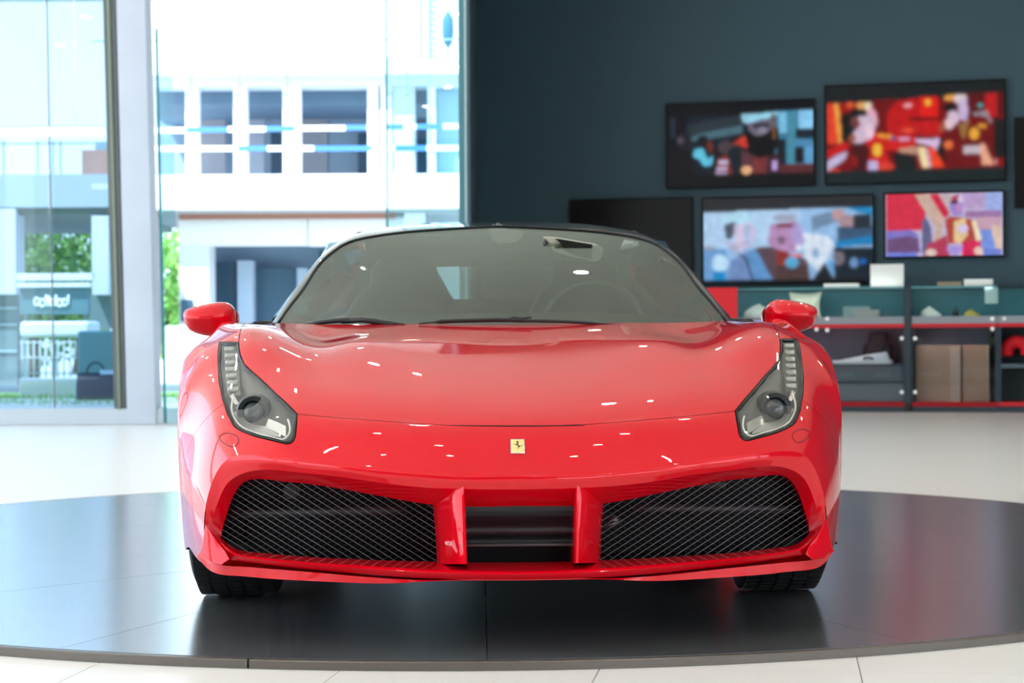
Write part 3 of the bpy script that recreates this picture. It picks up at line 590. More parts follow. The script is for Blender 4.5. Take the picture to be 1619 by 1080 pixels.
def plantlet():
    t = thing('leafy_sprig', 'dark green leafy sprig between the cardboard box and the cubby shelf', 'plant', loc=tuple(WO + wx * A(1568, .45) + wy * .45 + EZ * Z_RB1))
    b = MB(); c = WO + wx * A(1569, .46) + wy * .46
    b.tube([c + EZ * (Z_RB1), c + EZ * (Z_RB1 + .78)], .006, 5); b.build('stem', mat('stem', (.05, .07, .02), .6), t)
    rnd = random.Random(3)
    for k in range(14):
        z = Z_RB1 + .35 + .035 * k; a = k * 2.4; d = wx * math.cos(a) * .5 - wy * abs(math.sin(a)) * .6; p = c + EZ * z; q = p + d * .11 + EZ * .08; w = np.cross(d, EZ) * .05
        b = MB(); b.add([p, (p + q) / 2 + w, q, (p + q) / 2 - w, (p + q) / 2 + EZ * .01], [(0, 1, 4), (1, 2, 4), (2, 3, 4), (3, 0, 4)]); b.build('leaf', mat('leaf_green', (.10, .16, .05), .5), t)
plantlet()
def neckp():
    x0, x1 = 1584, 1632; a0, a1 = A(x0, .15), A(x1, .15); r_ = (a1 - a0) / 2 * .68; c = WO + wx * (a0 + a1) / 2 + wy * .2; zt = zb(531) ; 
    pts = [c - wx * r_ + EZ * (zsh + .075)] + [c + wx * r_ * math.cos(t) + EZ * (zt - .07 - r_ * .9 + r_ * .9 * math.sin(t)) for t in np.linspace(math.pi, 0, 10)] + [c + wx * r_ * .95 + EZ * (zsh + .075)]
    b = MB(); b.tube(spline(pts, 30), [.06] + [.07] * 28 + [.05], 12); o = tag(b.build('neck_pillow', mat('bright_red_cloth', (.85, .006, .02), .7)), 'bright red horseshoe-shaped neck pillow in the upper cubby', 'pillow')
neckp()
# ================================================================== OUTSIDE
sbox('ground', (-60, FD + .35, -.42), (45, 90, -.12), mat('pale_paving', (.72, .72, .70), .8, noise=(.4, .06)))
g_ = pbox('lawn', -700, 617, 600, 643, 23.0, 7.0, mat('grass_green', (.20, .42, .08), .9, noise=(4, .3)), z0=-.13, z1=-.06); tag(g_, kind='structure')
gb = MB(); rnd = random.Random(5)
for k in range(2600):
    x, y = rnd.uniform(-10, -2.5), rnd.uniform(23.1, 27.2)
    if -6.0 < x < -5.0 and 24.9 < y < 25.5: continue
    h = rnd.uniform(.04, .10); p = rf(x, y, -.06); w = EX * .012; l_ = EX * rnd.uniform(-.02, .02)
    gb.add([p - w, p + w, p + l_ + EZ * h], [(0, 1, 2)])
gr = gb.build('grass', mat('grass_blade', (.28, .55, .12), .8), None, smooth=False); tag(gr, 'short green grass on the strip outside the glass', 'grass', kind='stuff')
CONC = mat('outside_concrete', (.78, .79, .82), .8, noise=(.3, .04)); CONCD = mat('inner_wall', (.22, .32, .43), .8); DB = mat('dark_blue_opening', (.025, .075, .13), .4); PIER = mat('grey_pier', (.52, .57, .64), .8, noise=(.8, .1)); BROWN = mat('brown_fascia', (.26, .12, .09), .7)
BD = 33.0
bld = thing('concrete_building', 'white concrete frame building seen through the middle opening', 'building', loc=tuple(rf(X_(500, BD), BD + 3, -.12)))
def bp(name, x0, y0, x1, y1, m, d=0, th=.4, **k): return pbox(name, x0, y0, x1, y1, BD + d, th, m, bld, **k)
bp('roof_slab', 215, 96, 900, 116, CONC, -.3, 7); bp('roof_beam', 215, 116, 900, 136, mat('pale_blue_beam', (.60, .70, .80), .8), 0, .6)
bp('floor_slab', 215, 275, 900, 329, CONC, -.5, 7.5)
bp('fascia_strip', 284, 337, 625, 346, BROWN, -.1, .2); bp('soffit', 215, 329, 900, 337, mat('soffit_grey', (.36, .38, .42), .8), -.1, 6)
bp('fascia_panel', 284, 346, 487, 388, mat('fascia_grey', (.62, .64, .68), .8), 0, .4); bp('fascia_panel', 488.5, 346, 640, 388, mat('fascia_grey', (.6, .6, .6), .8), 0, .4)
for x0, x1 in ((239, 246), (295, 314), (371, 391), (449, 476), (583, 600), (604, 621)): bp('column', x0, 136, x1, 275, CONC, 0, .35)
bp('wall_panel', 622, 136, 658, 275, PIER, .05, .3); bp('column', 678, 136, 690, 275, CONC, 0, .3); bp('wall_panel', 690, 136, 900, 275, mat('blue_glaze', (.30, .50, .58), .3), .4, .2)
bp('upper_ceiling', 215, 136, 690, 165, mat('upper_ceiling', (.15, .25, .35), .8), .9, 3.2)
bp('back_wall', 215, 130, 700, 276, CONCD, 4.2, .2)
for x0, x1, y0, m_ in ((315, 358, 178, mat('partition_warm', (.38, .39, .42), .8)), (392, 420, 172, PIER), (421, 448, 172, mat('partition_blue', (.30, .40, .48), .8)), (480, 520, 176, mat('partition_warm', (.4, .4, .4), .8)), (522, 582, 176, mat('partition_blue', (.3, .4, .5), .8)), (662, 676, 140, DB)):
    bp('partition', x0, y0, x1, 275, m_, 3.2, .12)
for x0 in (430, 568): bp('doorway', x0, 210, x0 + 14, 275, DB, 3.1, .08)
def gwp(name, x0, y0, x1, y1, m, d=0, th=.4): return bp(name, x0, y0, x1, y1, m, d, th)
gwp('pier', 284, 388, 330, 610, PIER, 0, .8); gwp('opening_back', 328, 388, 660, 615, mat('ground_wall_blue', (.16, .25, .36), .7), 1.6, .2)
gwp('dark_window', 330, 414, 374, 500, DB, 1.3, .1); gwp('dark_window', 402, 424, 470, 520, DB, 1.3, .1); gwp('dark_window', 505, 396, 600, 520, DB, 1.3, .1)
gwp('column', 376, 412, 400, 612, mat('column_greyblue', (.30, .40, .52), .8), .9, .4); gwp('column', 640, 337, 672, 612, CONC, 0, .5); gwp('column', 470, 424, 486, 612, mat('column_greyblue', (.3, .4, .5), .8), 1.2, .1)
gwp('window_strip', 286, 474, 304, 508, DB, -.06, .05)
gwp('low_wall', 262, 515, 340, 600, mat('white_low_wall', (.85, .85, .85), .7), -1.5, .2)
gwp('grey_post', 239, 329, 250, 560, mat('post_grey', (.40, .38, .40), .8), -.1, .3)
gwp('wall_panel', 672, 329, 900, 612, mat('far_panel', (.45, .50, .55), .8), .6, .2)
# striped barrier tapes across the upper floor
tape_w = mat('tape_white', (.92, .94, .96), .5); tape_b = mat('tape_blue', (.06, .22, .62), .5)
def barrier(y_l, y_r, segs, lab):
    t = thing('striped_barrier', lab, 'barrier', loc=tuple(rf(X_(480, BD - .6), BD - .6, Z_(y_l, BD - .6))))
    for (x0, x1, c) in segs:
        f = (x0 - 235) / 490; yy = y_l + (y_r - y_l) * f
        pbox('stripe', x0, yy - 4.2, x1, yy + 4.2, BD - .6, .05, tape_w if c else tape_b, t)
    return t
barrier(206, 199, ((235, 296, 1), (296, 362, 0), (362, 422, 1), (422, 468, 0), (468, 482, 1), (482, 548, 1), (548, 582, 0), (582, 612, 1), (612, 640, 0), (640, 660, 1), (660, 702, 0), (702, 726, 1)), 'upper blue and white striped barrier across the open floor')
barrier(235, 234, ((235, 310, 1), (310, 378, 1), (378, 424, 0), (424, 498, 1), (498, 590, 0), (590, 626, 1), (626, 676, 0), (676, 726, 1)), 'lower blue and white striped barrier across the open floor')
def strut_(px, y0, y1): 
    b = MB(); b.box((X_(px - 1.5, BD - .5), BD - .5, Z_(y1, BD)), (X_(px + 1.5, BD - .5), BD - .44, Z_(y0, BD)), RF); b.build('hanger', mat('hanger_blue', (.20, .30, .38), .5), bld, smooth=False)
    b = MB(); b.tube([rf(X_(px, BD), BD - .5, Z_(y1, BD)), rf(X_(px + 4, BD), BD - .5, Z_(y1 + 5, BD)), rf(X_(px + 7, BD), BD - .5, Z_(y1, BD))], .03, 6); b.build('hook', mat('hanger_blue', (.2, .3, .4), .5), bld)
for px in (304, 381, 456, 645, 616): strut_(px, 96, 150)
# roof rail, poles and the lamp on the roof
rl = thing('roof_railing', 'thin grey railing along the top of the white building', 'railing', loc=tuple(rf(X_(500, BD), BD, Z_(96, BD))))
RAILM = mat('railing_grey', (.32, .42, .48), .5)
pbox('top_rail', 150, 62, 900, 64, BD - .2, .05, RAILM, rl)
for px in (275, 380, 456, 545, 613): pbox('rail_post', px, 63, px + 2, 97, BD - .2, .04, RAILM, rl)
for px, lab in ((667, 'plain dark mast rising from the roof behind the right pane'), (682, 'lattice mast rising from the roof behind the right pane')):
    t = thing('roof_mast', lab, 'mast', loc=tuple(rf(X_(px, BD), BD + .5, Z_(96, BD))))
    pbox('pole', px, -60, px + 3.5, 97, BD + .5, .04, mat('mast_teal', (.05, .20, .26), .5), t)
    if px > 670:
        pbox('pole', px + 7, -60, px + 9, 97, BD + .5, .03, mat('mast_teal', (.05, .2, .3), .5), t)
        for k in range(14): b = MB(); y = -50 + k * 10; b.tube([rf(X_(px + 2, BD), BD + .5, Z_(y, BD)), rf(X_(px + 8, BD), BD + .5, Z_(y + 7, BD))], .012, 4); b.build('brace', mat('mast_teal', (.05, .2, .3), .5), t)
t = thing('wrapped_parasol', 'closed dark teal parasol standing on the roof behind the right pane', 'parasol', loc=tuple(rf(X_(711, BD), BD, Z_(96, BD))))
b = MB(); c = rf(X_(711, BD), BD, 0); G = []
for py, w in ((16, 1), (22, 4), (30, 8), (50, 8.5), (66, 7), (74, 2.5)):
    G.append([c + EX * math.cos(a) * w * BD / FPX * (1 + .12 * math.cos(6 * a)) + EY * math.sin(a) * w * BD / FPX + EZ * Z_(py, BD) for a in np.linspace(0, 2 * math.pi, 25)[:-1]])
b.grid(G, close_u=True); b.build('canopy', mat('parasol_teal', (.03, .15, .22), .7), t)
b = MB(); b.tube([c + EZ * Z_(97, BD), c + EZ * Z_(10, BD)], .02, 6); b.build('pole', mat('mast_teal', (.05, .2, .3), .5), t)
# left wing seen through the tinted pane
lw = thing('terrace_building', 'pale building with a wide slab and two columns seen through the left pane', 'building', loc=tuple(rf(X_(60, 31), 33, -.12)))
LD = 31.0
def lp_(name, x0, y0, x1, y1, m, d=0, th=.4): return pbox(name, x0, y0, x1, y1, LD + d, th, m, lw)
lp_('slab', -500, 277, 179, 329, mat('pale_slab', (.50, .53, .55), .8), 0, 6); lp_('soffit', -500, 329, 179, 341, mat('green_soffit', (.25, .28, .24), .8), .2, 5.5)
lp_('column', -30, 330, 25, 465, CONC, 0, .6); lp_('column', 146, 341, 172, 466, CONC, 0, .5)
lp_('brick_block', 131, 237, 186, 276, mat('brick_brown', (.48, .27, .20), .8, noise=(2, .1)), 2.0, 2); lp_('block_cap', 152, 224, 186, 237, mat('cap_grey', (.30, .42, .45), .8), 2.2, 2)
lp_('lower_wall', -500, 465, 27, 612, mat('lower_wall', (.20, .27, .27), .7), .3, .3); lp_('lower_wall', 141, 466, 186, 520, mat('lower_wall', (.2, .27, .27), .7), .3, .3)
for y in (487, 513, 555): lp_('wall_line', -500, y, 26, y + 3, mat('wall_line', (.55, .65, .66), .7), .26, .05)
t = thing('terrace_railing', 'thin posts and rail on the terrace behind the left pane', 'railing', loc=tuple(rf(X_(60, LD), LD, Z_(277, LD))))
for px in (6, 60, 84, 96): pbox('rail_post', px, 222, px + 2, 277, LD + .1, .04, RAILM, t)
pbox('top_rail', -200, 226, 150, 228.5, LD + .1, .05, RAILM, t)
t = thing('shop_sign', 'teal-grey shop sign board with blurred white lettering behind the left pane', 'sign', loc=tuple(rf(X_(85, 30), 30.2, Z_(497, 30))))
pbox('board', 31, 455, 140, 497, 30.2, .15, mat('sign_board', (.14, .26, .28), .6), t); pbox('white_trim', 27, 432, 146, 443, 30.1, .2, PAPER, t); pbox('white_trim', 27, 447, 142, 454, 30.1, .2, PAPER, t)
for px in (38, 132): pbox('post', px, 455, px + 3, 600, 30.37, .08, RAILM, t, z0=-.12)
LET = mat('sign_letter', (.95, .97, .97), .5, emit=(1, 1, 1), estr=.8)
xx = 54
for w, h0, h1 in ((7, 466, 479), (7, 468, 481), (3, 462, 480), (3, 463, 480), (6, 467, 480), (3, 462, 480), (7, 468, 481), (6, 468, 480), (3, 462, 478)):
    b = MB()
    if w > 4:
        cx_ = X_(xx + w / 2, 30.15); cz_ = Z_((h0 + h1) / 2, 30.15); b.tube([rf(cx_ + math.cos(a) * w / 2 * .0095, 30.17, cz_ + math.sin(a) * (h1 - h0) / 2 * .0095) for a in np.linspace(.3, 2 * math.pi - .3, 14)], .013, 5)
    else: b.tube([rf(X_(xx + 1.5, 30.15), 30.17, Z_(h1, 30.15)), rf(X_(xx + 2.5, 30.15), 30.17, Z_(h0, 30.15))], .014, 5)
    b.build('letter', LET, t); xx += w + 1.2
t = tag(pbox('white_van', 31, 508, 141, 533, 29.0, .8, mat('white_panel', (.9, .9, .9), .6), None, bevel=.05), 'long white low hoarding below the shop sign', 'hoarding')
t.name = 'white_hoarding'
for px in (34, 84, 136): pbox('leg', px, 530, px + 3, 600, 29.3, .08, RAILM, t, z0=-.12, z1=Z_(530, 29.3))
b = MB()
for k in range(9): b.box((X_(33 + k * 9.5, 28.6), 28.6, -.12), (X_(35 + k * 9.5, 28.6), 28.65, Z_(534, 28.6)), RF)
for py in (536, 560, 585): b.box((X_(31, 28.6), 28.6, Z_(py + 2, 28.6)), (X_(120, 28.6), 28.65, Z_(py, 28.6)), RF)
tag(b.build('white_fence', mat('white_fence', (.9, .92, .92), .6), None, smooth=False), 'white barred garden fence beyond the grass strip', 'fence')
tag(pbox('kerb_block', 30, 598, 116, 617, 27.4, .4, PAPER, None, bevel=.03, z0=-.12), 'low white kerb block standing behind the grass strip', 'kerb')
tag(pbox('teal_cabinet', 122, 523, 184, 618, 28.2, .5, mat('teal_cabinet', (.20, .36, .40), .6), None, bevel=.04, z0=-.12), 'tall teal-grey utility cabinet behind the black bag', 'cabinet')
# black handled bag on the grass
t = thing('black_bag', 'black boxy bag with an arched handle on the grass strip', 'bag', loc=tuple(rf(X_(148, 25), 25.2, -.06)))
BG = mat('bag_navy', (.03, .05, .09), .6)
b = MB(); G = []; zb0, zt0 = -.06, Z_(586, 25)
for f, w in ((0, .92), (.05, 1), (.6, .98), (.9, .93), (1, .85)):
    G.append([rf(X_(148, 25) + math.copysign(abs(math.cos(a)) ** .4, math.cos(a)) * .275 * w, 25.2 + math.copysign(abs(math.sin(a)) ** .4, math.sin(a)) * .13 * w, zb0 + (zt0 - zb0) * f) for a in np.linspace(0, 2 * math.pi, 33)[:-1]])
b.grid(G, close_u=True); b.f.append(tuple(range(len(b.v) - 32, len(b.v)))); b.build('bag_body', BG, t)
b = MB(); cz_ = Z_(588, 25); b.tube([rf(X_(147, 25) + math.cos(a) * .12, 25.15, cz_ + math.sin(a) * .15) for a in np.linspace(0, math.pi, 16)], .015, 6); b.build('handle', mat('bag_handle', (.04, .07, .08), .5), t)
pbox('pale_label', 158, 585, 182, 592, 24.98, .06, mat('bag_label', (.6, .75, .9), .5), t)
# trees
def tree(cx_, d, z0, zt, w, lab, cols, seed, n=2600):
    r_ = random.Random(seed); X0 = X_(cx_, d); t = thing('tree', lab, 'tree', loc=tuple(rf(X0, d, -.12)))
    b = MB(); b.tube([rf(X0, d, -.12), rf(X0 + .1, d, z0), rf(X0 - .05, d, (z0 + zt) / 2)], [.16, .12, .06], 8)
    for k in range(6):
        a = k * 1.05; b.tube([rf(X0 + .05, d, z0 + .1 * k), rf(X0 + math.cos(a) * w * .3, d + math.sin(a) * w * .3, z0 + (zt - z0) * (.4 + .07 * k))], [.05, .02], 5)
    b.build('trunk', mat('bark', (.16, .12, .08), .9), t)
    for q, c in enumerate(cols):
        b = MB()
        for k in range(n // len(cols)):
            cl = r_.randrange(9); ca = cl * 2.4 + q; cr = .5 * w * (.3 + .07 * cl)
            th, ph = r_.uniform(0, 6.283), math.acos(r_.uniform(-1, 1)); rr = (.55 + .45 * r_.random()) * w * .30
            p = rf(X0 + math.cos(ca) * cr + rr * math.cos(th) * math.sin(ph), d + math.sin(ca) * cr + rr * math.sin(th) * math.sin(ph), z0 + (zt - z0) * (.12 + .085 * cl) + rr * math.cos(ph) * .8)
            s_ = r_.uniform(.07, .14); u = np.array([r_.gauss(0, 1) for _ in range(3)]); u /= np.linalg.norm(u); v = np.cross(u, [0.3, .5, .8]); v /= np.linalg.norm(v)
            b.add([p - u * s_, p + v * s_ * .5, p + u * s_, p - v * s_ * .5], [(0, 1, 2, 3)])
        o = b.build('foliage', mat('leaf_%d' % (q + seed * 10), c, .7), t, smooth=False); o['kind'] = 'stuff'
tree(50, 43, .4, 3.9, 2.6, 'full green tree behind the left pane, left of its joint', [(.10, .22, .07), (.20, .36, .08)], 1)
tree(122, 49, .6, 3.8, 2.6, 'lighter green tree behind the left pane, right of its joint', [(.16, .32, .08), (.30, .48, .10)], 2)
tree(268, 42, .2, 3.6, 1.9, 'bright green tree beside the grey pier, seen through the door pane', [(.26, .50, .10), (.40, .62, .16)], 3)
tree(-6, 51, .6, 4.0, 2.8, 'dark green tree at the far left edge behind the column', [(.07, .18, .07), (.12, .26, .08)], 4)
# ================================================================== THE CAR
car = thing('sports_car', 'red low two-seat sports car parked on the round grey platform', 'car')
# ---- body sheet: longitudinal rows from the nose ridge to the cowl, columns from centre line to the side
X = lambda x, y, z: np.array([x, y, z], float)
net = [
 # c0            c1                   c2                   c3                   cV                    c4                    c5                    c6                    c7                    c8                   c9
 [C0(747,-1.06), L(730,748,-1.052), L(630,741,-1.025), L(530,731,-.98), L(482,726,-.952), L(445,723,-.925), L(390,719,-.865), L(352,732,-.815), L(333,768,-.785), L(322,825,-.77), L(326,893,-.77)],
 [C0(712,-1.035),L(727,711,-1.027), L(627,705,-1.00), L(528,697,-.945), L(480,694,-.91),  L(435,691,-.873), L(382,693,-.80), L(340,702,-.735), L(316,742,-.69),  L(305,812,-.66), L(312,884,-.645)],
 [C0(673,-.97),  L(722,672,-.957), L(618,665.5,-.92), L(528,659,-.868), L(477,655,-.83), L(427,651,-.775), L(375,650,-.69), L(327,656,-.58), L(299,703,-.51), L(290,775,-.50), L(297,864,-.49)],
 [C0(637,-.83),  L(724,635,-.815), L(623,627,-.775), L(532,618,-.715), L(485,613,-.67), L(434,604,-.60), L(373,600,-.51), L(320,615,-.43), L(290,653,-.375), L(285.5,725,-.375), L(290,846,-.375)],
 [C0(613,-.70),  L(726,611,-.685), L(627,603,-.645), L(535,594,-.585), L(490,589,-.54), L(438,577,-.48), L(374,569,-.39), L(321,589,-.33), X(.918,-.315,.615), X(.930,-.32,.54), X(.930,-.325,.495)],
 [C0(590,-.55),  L(728,588,-.535), L(630,580,-.50), L(538,571,-.45), L(496,568,-.41), L(441,553,-.365), L(375,545,-.29), L(323,563,-.23), X(.900,-.21,.682), X(.930,-.19,.655), X(.940,-.185,.643)],
 [C0(556,-.27),  L(731,555,-.255), L(635,547,-.22), L(546,542,-.18), L(504,546,-.15), L(444,528,-.13), L(377,520,-.08), L(329,539,-.04), X(.918,-.02,.738), X(.943,-.01,.712), X(.954,0,.696)],
 [C0(534,0.0),   L(734,533,.01), L(639,528,.05), L(548,531,.08), L(505,535,.10), L(446,518,.12), L(380,512.5,.15), L(336,524,.19), X(.925,.20,.71), X(.950,.20,.662), X(.955,.20,.643)],
 [C0(520,.21),   L(736,519.5,.22), L(641,518,.25), L(548,520,.27), L(503,522,.28), L(446,514,.29), L(382,511.3,.31), L(339,520,.34), X(.925,.33,.67), X(.947,.325,.56), X(.952,.325,.50)],
 [C0(513,.35),   L(738,513,.36), L(643,512.5,.38), L(548,513,.41), L(500,513,.42), L(446,511,.43), L(384,511,.44), L(342,517.5,.46), X(.925,.46,.66), X(.930,.46,.45), X(.915,.40,.17)],
]
net = np.array(net)
full = np.concatenate([mir(net[:, :0:-1]), net], axis=1)       # left (x<0) ... centre ... right
NV, NU = 171, 261
S = loft(full.transpose(1, 0, 2), NV, NU).transpose(1, 0, 2)   # curves = columns; result (NV rows, NU cols)
def smooth_grid(S, it):
    for _ in range(it):
        T = S.copy()
        T[1:-1] = S[1:-1] * .5 + (S[:-2] + S[2:]) * .25
        S = T.copy(); S[:, 1:-1] = T[:, 1:-1] * .5 + (T[:, :-2] + T[:, 2:]) * .25
    return S
S = smooth_grid(S, 9)
def bonnet_crease(S):
    """the curved crease on each side of the bonnet's raised middle"""
    arc = spline([(688, 668, 0), (686, 640, 0), (680, 610, 0), (664, 580, 0), (638, 560, 0), (600, 548, 0), (560, 543, 0), (530, 544, 0)], 60)[:, :2]
    poly = np.concatenate([arc, [[505, 548], [470, 600], [478, 655], [600, 664]]])
    h = S.shape[1] // 2; pp = proj(S[:, :h].reshape(-1, 3)); res = np.zeros(len(pp), bool)
    for i in range(len(poly)):
        a, b = poly[i], poly[(i + 1) % len(poly)]
        if a[1] == b[1]: continue
        res ^= ((a[1] > pp[:, 1]) != (b[1] > pp[:, 1])) & (pp[:, 0] < (b[0] - a[0]) * (pp[:, 1] - a[1]) / (b[1] - a[1]) + a[0])
    d = np.sqrt(((pp[:, None] - arc[None]) ** 2).sum(2)).min(1)
    e = np.sqrt(((pp[:, None] - poly[None, 60:]) ** 2).sum(2)).min(1)
    w = np.where(res, -.00016 * d / (1 + (d / 45) ** 2) * np.clip(e / 40, 0, 1), 0).reshape(S.shape[0], h) * (S[:, :h, 1] < .3)
    S = S.copy(); S[:, :h, 2] += w; S[:, -h:, 2] += w[:, ::-1]
    return S
S = smooth_grid(bonnet_crease(S), 2)
def grid_normals(S):
    du = np.gradient(S, axis=1); dv = np.gradient(S, axis=0)
    n = np.cross(du, dv); n /= np.linalg.norm(n, axis=2, keepdims=True) + 1e-12
    return n
SN = grid_normals(S)
if SN[NV // 2, NU // 2, 2] < 0: SN = -SN
SP = proj(S.reshape(-1, 3)).reshape(NV, NU, 2)
def bil(A, v, u):
    v = np.clip(v, 0, NV - 1.0001); u = np.clip(u, 0, NU - 1.0001)
    i, j = np.floor(v).astype(int), np.floor(u).astype(int); a = (v - i)[..., None]; b = (u - j)[..., None]
    return A[i, j] * (1 - a) * (1 - b) + A[i + 1, j] * a * (1 - b) + A[i, j + 1] * (1 - a) * b + A[i + 1, j + 1] * a * b
def inv(px, py):
    """photo pixel -> (v,u) on the body sheet"""
    q = np.array([px, py]); D = ((SP - q) ** 2).sum(2); near = D < max(D.min(), 1) * 9 + 9; k = np.unravel_index(np.argmin(np.where(near, S[..., 1] * 40 + D * .05, 1e9)), D.shape)
    v, u = float(k[0]), float(k[1])
    for _ in range(12):
        f = bil(SP, np.array(v), np.array(u)) - q
        e = .25
        Jv = (bil(SP, np.array(min(v + e, NV - 1.01)), np.array(u)) - bil(SP, np.array(max(v - e, 0)), np.array(u))) / (min(v + e, NV - 1.01) - max(v - e, 0))
        Ju = (bil(SP, np.array(v), np.array(min(u + e, NU - 1.01))) - bil(SP, np.array(v), np.array(max(u - e, 0)))) / (min(u + e, NU - 1.01) - max(u - e, 0))
        J = np.stack([Jv, Ju], 1)
        try: d = np.linalg.solve(J + np.eye(2) * 1e-9, -f)
        except Exception: break
        d = np.clip(d, -2, 2)
        v = min(max(v + d[0], 0), NV - 1.01); u = min(max(u + d[1], 0), NU - 1.01)
    return v, u
def inv_path(pts, closed=False, step=6.0):
    """photo polyline -> dense list of (v,u)"""
    out = []
    m = len(pts)
    for k in range(m if closed else m - 1):
        a, b = np.array(pts[k], float), np.array(pts[(k + 1) % m], float)
        n = max(1, int(np.hypot(*(b - a)) / step))
        for t in range(n): out.append(inv(*(a + (b - a) * t / n)))
    if not closed: out.append(inv(*pts[-1]))
    return out
def surf(px, py, off=0.0):
    v, u = inv(px, py); p = bil(S, np.array(v), np.array(u)); n = bil(SN, np.array(v), np.array(u)); n = n / np.linalg.norm(n)
    return p + n * off
def surf_frame(px, py):
    v, u = inv(px, py); p = bil(S, np.array(v), np.array(u)); n = bil(SN, np.array(v), np.array(u)); n = n / np.linalg.norm(n)
    ex = np.cross(np.array([0, 0, 1.]), n); ex /= np.linalg.norm(ex)
    if ex[0] < 0: ex = -ex
    ez = np.cross(ex, n); ez = -ez if ez[2] < 0 else ez
    return p, ex, n, ez
# photo outlines of the panel gaps (left half of the photo)
BON = [(470.5, 655), (520, 659.5), (600, 665.5), (660, 669.5), (706, 672.5), (760, 673.5)]
HLI = [(377.5, 541), (378.5, 552), (380, 561), (386, 575.5), (397, 586), (410, 597), (434, 620), (453, 637), (470.5, 655)]
SEAM = [(386, 512.5), (381, 520), (378.5, 530), (377.5, 541)]
HLO = [(346.5, 540.5), (344.7, 556), (344.5, 573), (346, 602), (351, 628.5), (359.4, 655), (369, 673), (375.5, 679), (386, 684), (405, 691), (434, 698), (453, 702.5), (460, 701.5), (465, 697), (467.5, 690), (469.5, 670)]
def sm_poly(pts, n=3):
    return pts
bon_front = inv_path(BON, step=8)
hli = inv_path(HLI, step=5)
seam = inv_path(SEAM, step=3); seam[0] = (NV - 1.0, seam[0][1])
hlo = inv_path(HLO, step=5)
hl_top = inv_path([(377.5, 541), (362, 540.3), (346.5, 540.5)], step=5)
fen = inv_path([(354, 638), (338, 650), (320, 668), (306, 690), (296, 716)], step=6)
UM = NU - 1.0
def mu(l): return [(v, UM - u) for v, u in l]
headL = hli[:-1] + [hli[-1]] + [p for p in reversed(hlo)] + [p for p in reversed(hl_top)][1:-1]
# fender polygon: down headlight outer edge to (354,638), then out to the arch edge and round the sheet edge
i0 = min(range(len(hlo)), key=lambda k: (hlo[k][0] - inv(354, 638)[0]) ** 2 + (hlo[k][1] - inv(354, 638)[1]) ** 2)
vq = fen[-1][0]
fenL = seam + hl_top[1:] + hlo[1:i0 + 1] + fen[1:] + [(vq + 1.5, 6.0), (vq + 2.5, 0.0), (NV - 1.0, 0.0)]
cen_v = inv(812, 674)[0]
bf = bon_front[:-1]
bonP = [p for p in reversed(seam)]                       # from headlight tip up to the cowl ...
bonP = bonP + mu(seam) + mu(hli)[1:] + mu(bf)[1:] + [(cen_v, UM / 2)] + [p for p in reversed(bf)][:-1] + [p for p in reversed(hli)][:-1]
polys = [('bonnet', bonP), ('hl_l', headL), ('hl_r', mu(headL)), ('fender_l', fenL), ('fender_r', mu(fenL))]
verts, faces, edges = [], [], []
ids = {}
def vid(p):
    k = (round(p[0], 3), round(p[1], 3))
    if k not in ids: ids[k] = len(verts); verts.append(Vector((k[1], k[0])))
    return ids[k]
def densify(pl, mx=1.6):
    out = []
    for k in range(len(pl)):
        a, b = np.array(pl[k]), np.array(pl[(k + 1) % len(pl)]); n = max(1, int(math.ceil(np.hypot(*(b - a)) / mx)))
        out += [tuple(a + (b - a) * t / n) for t in range(n)]
    return out
for nme, pl in polys:
    f = []
    for p in densify(pl):
        i = vid(p)
        if not f or f[-1] != i: f.append(i)
    if f[0] == f[-1]: f.pop()
    faces.append(f)
bnd = np.array([[v.x, v.y] for v in verts])
for v in np.arange(0, NV - .5, 1.7 * (NV - 1) / (1.7 * round((NV - 1) / 1.7))):
    for u in np.arange(0, NU - .5, (NU - 1) / 150.0):
        if np.min((bnd[:, 0] - u) ** 2 + (bnd[:, 1] - v) ** 2) > .45: vid((v, u))
for v in np.linspace(0, NV - 1, 101):
    vid((v, 0.0)); vid((v, NU - 1.0))
for u in np.linspace(0, NU - 1, 151):
    vid((0.0, u)); vid((NV - 1.0, u))
ed = [(f[k], f[(k + 1) % len(f)]) for f in faces for k in range(len(f))]
r = delaunay_2d_cdt(verts, ed, [], 0, 1e-4, False)
ov = np.array([[v.x, v.y] for v in r[0]]); tris = r[2]
P3 = bil(S, ov[:, 1], ov[:, 0]); N3 = bil(SN, ov[:, 1], ov[:, 0]); N3 /= np.linalg.norm(N3, axis=1, keepdims=True)
TA = np.array([list(t)[:3] for t in tris]); TC = ov[TA].mean(axis=1); cls = np.full(len(TA), len(polys))
def inside(pt, pl):
    pl = np.array([(u, v) for v, u in pl]); res = np.zeros(len(pt), bool)
    for i in range(len(pl)):
        a, b = pl[i], pl[(i + 1) % len(pl)]
        if a[1] == b[1]: continue
        c = ((a[1] > pt[:, 1]) != (b[1] > pt[:, 1])) & (pt[:, 0] < (b[0] - a[0]) * (pt[:, 1] - a[1]) / (b[1] - a[1]) + a[0]); res ^= c
    return res
for k, (nme, pl) in enumerate(polys): cls[inside(TC, pl)] = k
groups = {k: [tuple(t) for t in TA[cls == k]] for k in range(len(polys) + 1)}
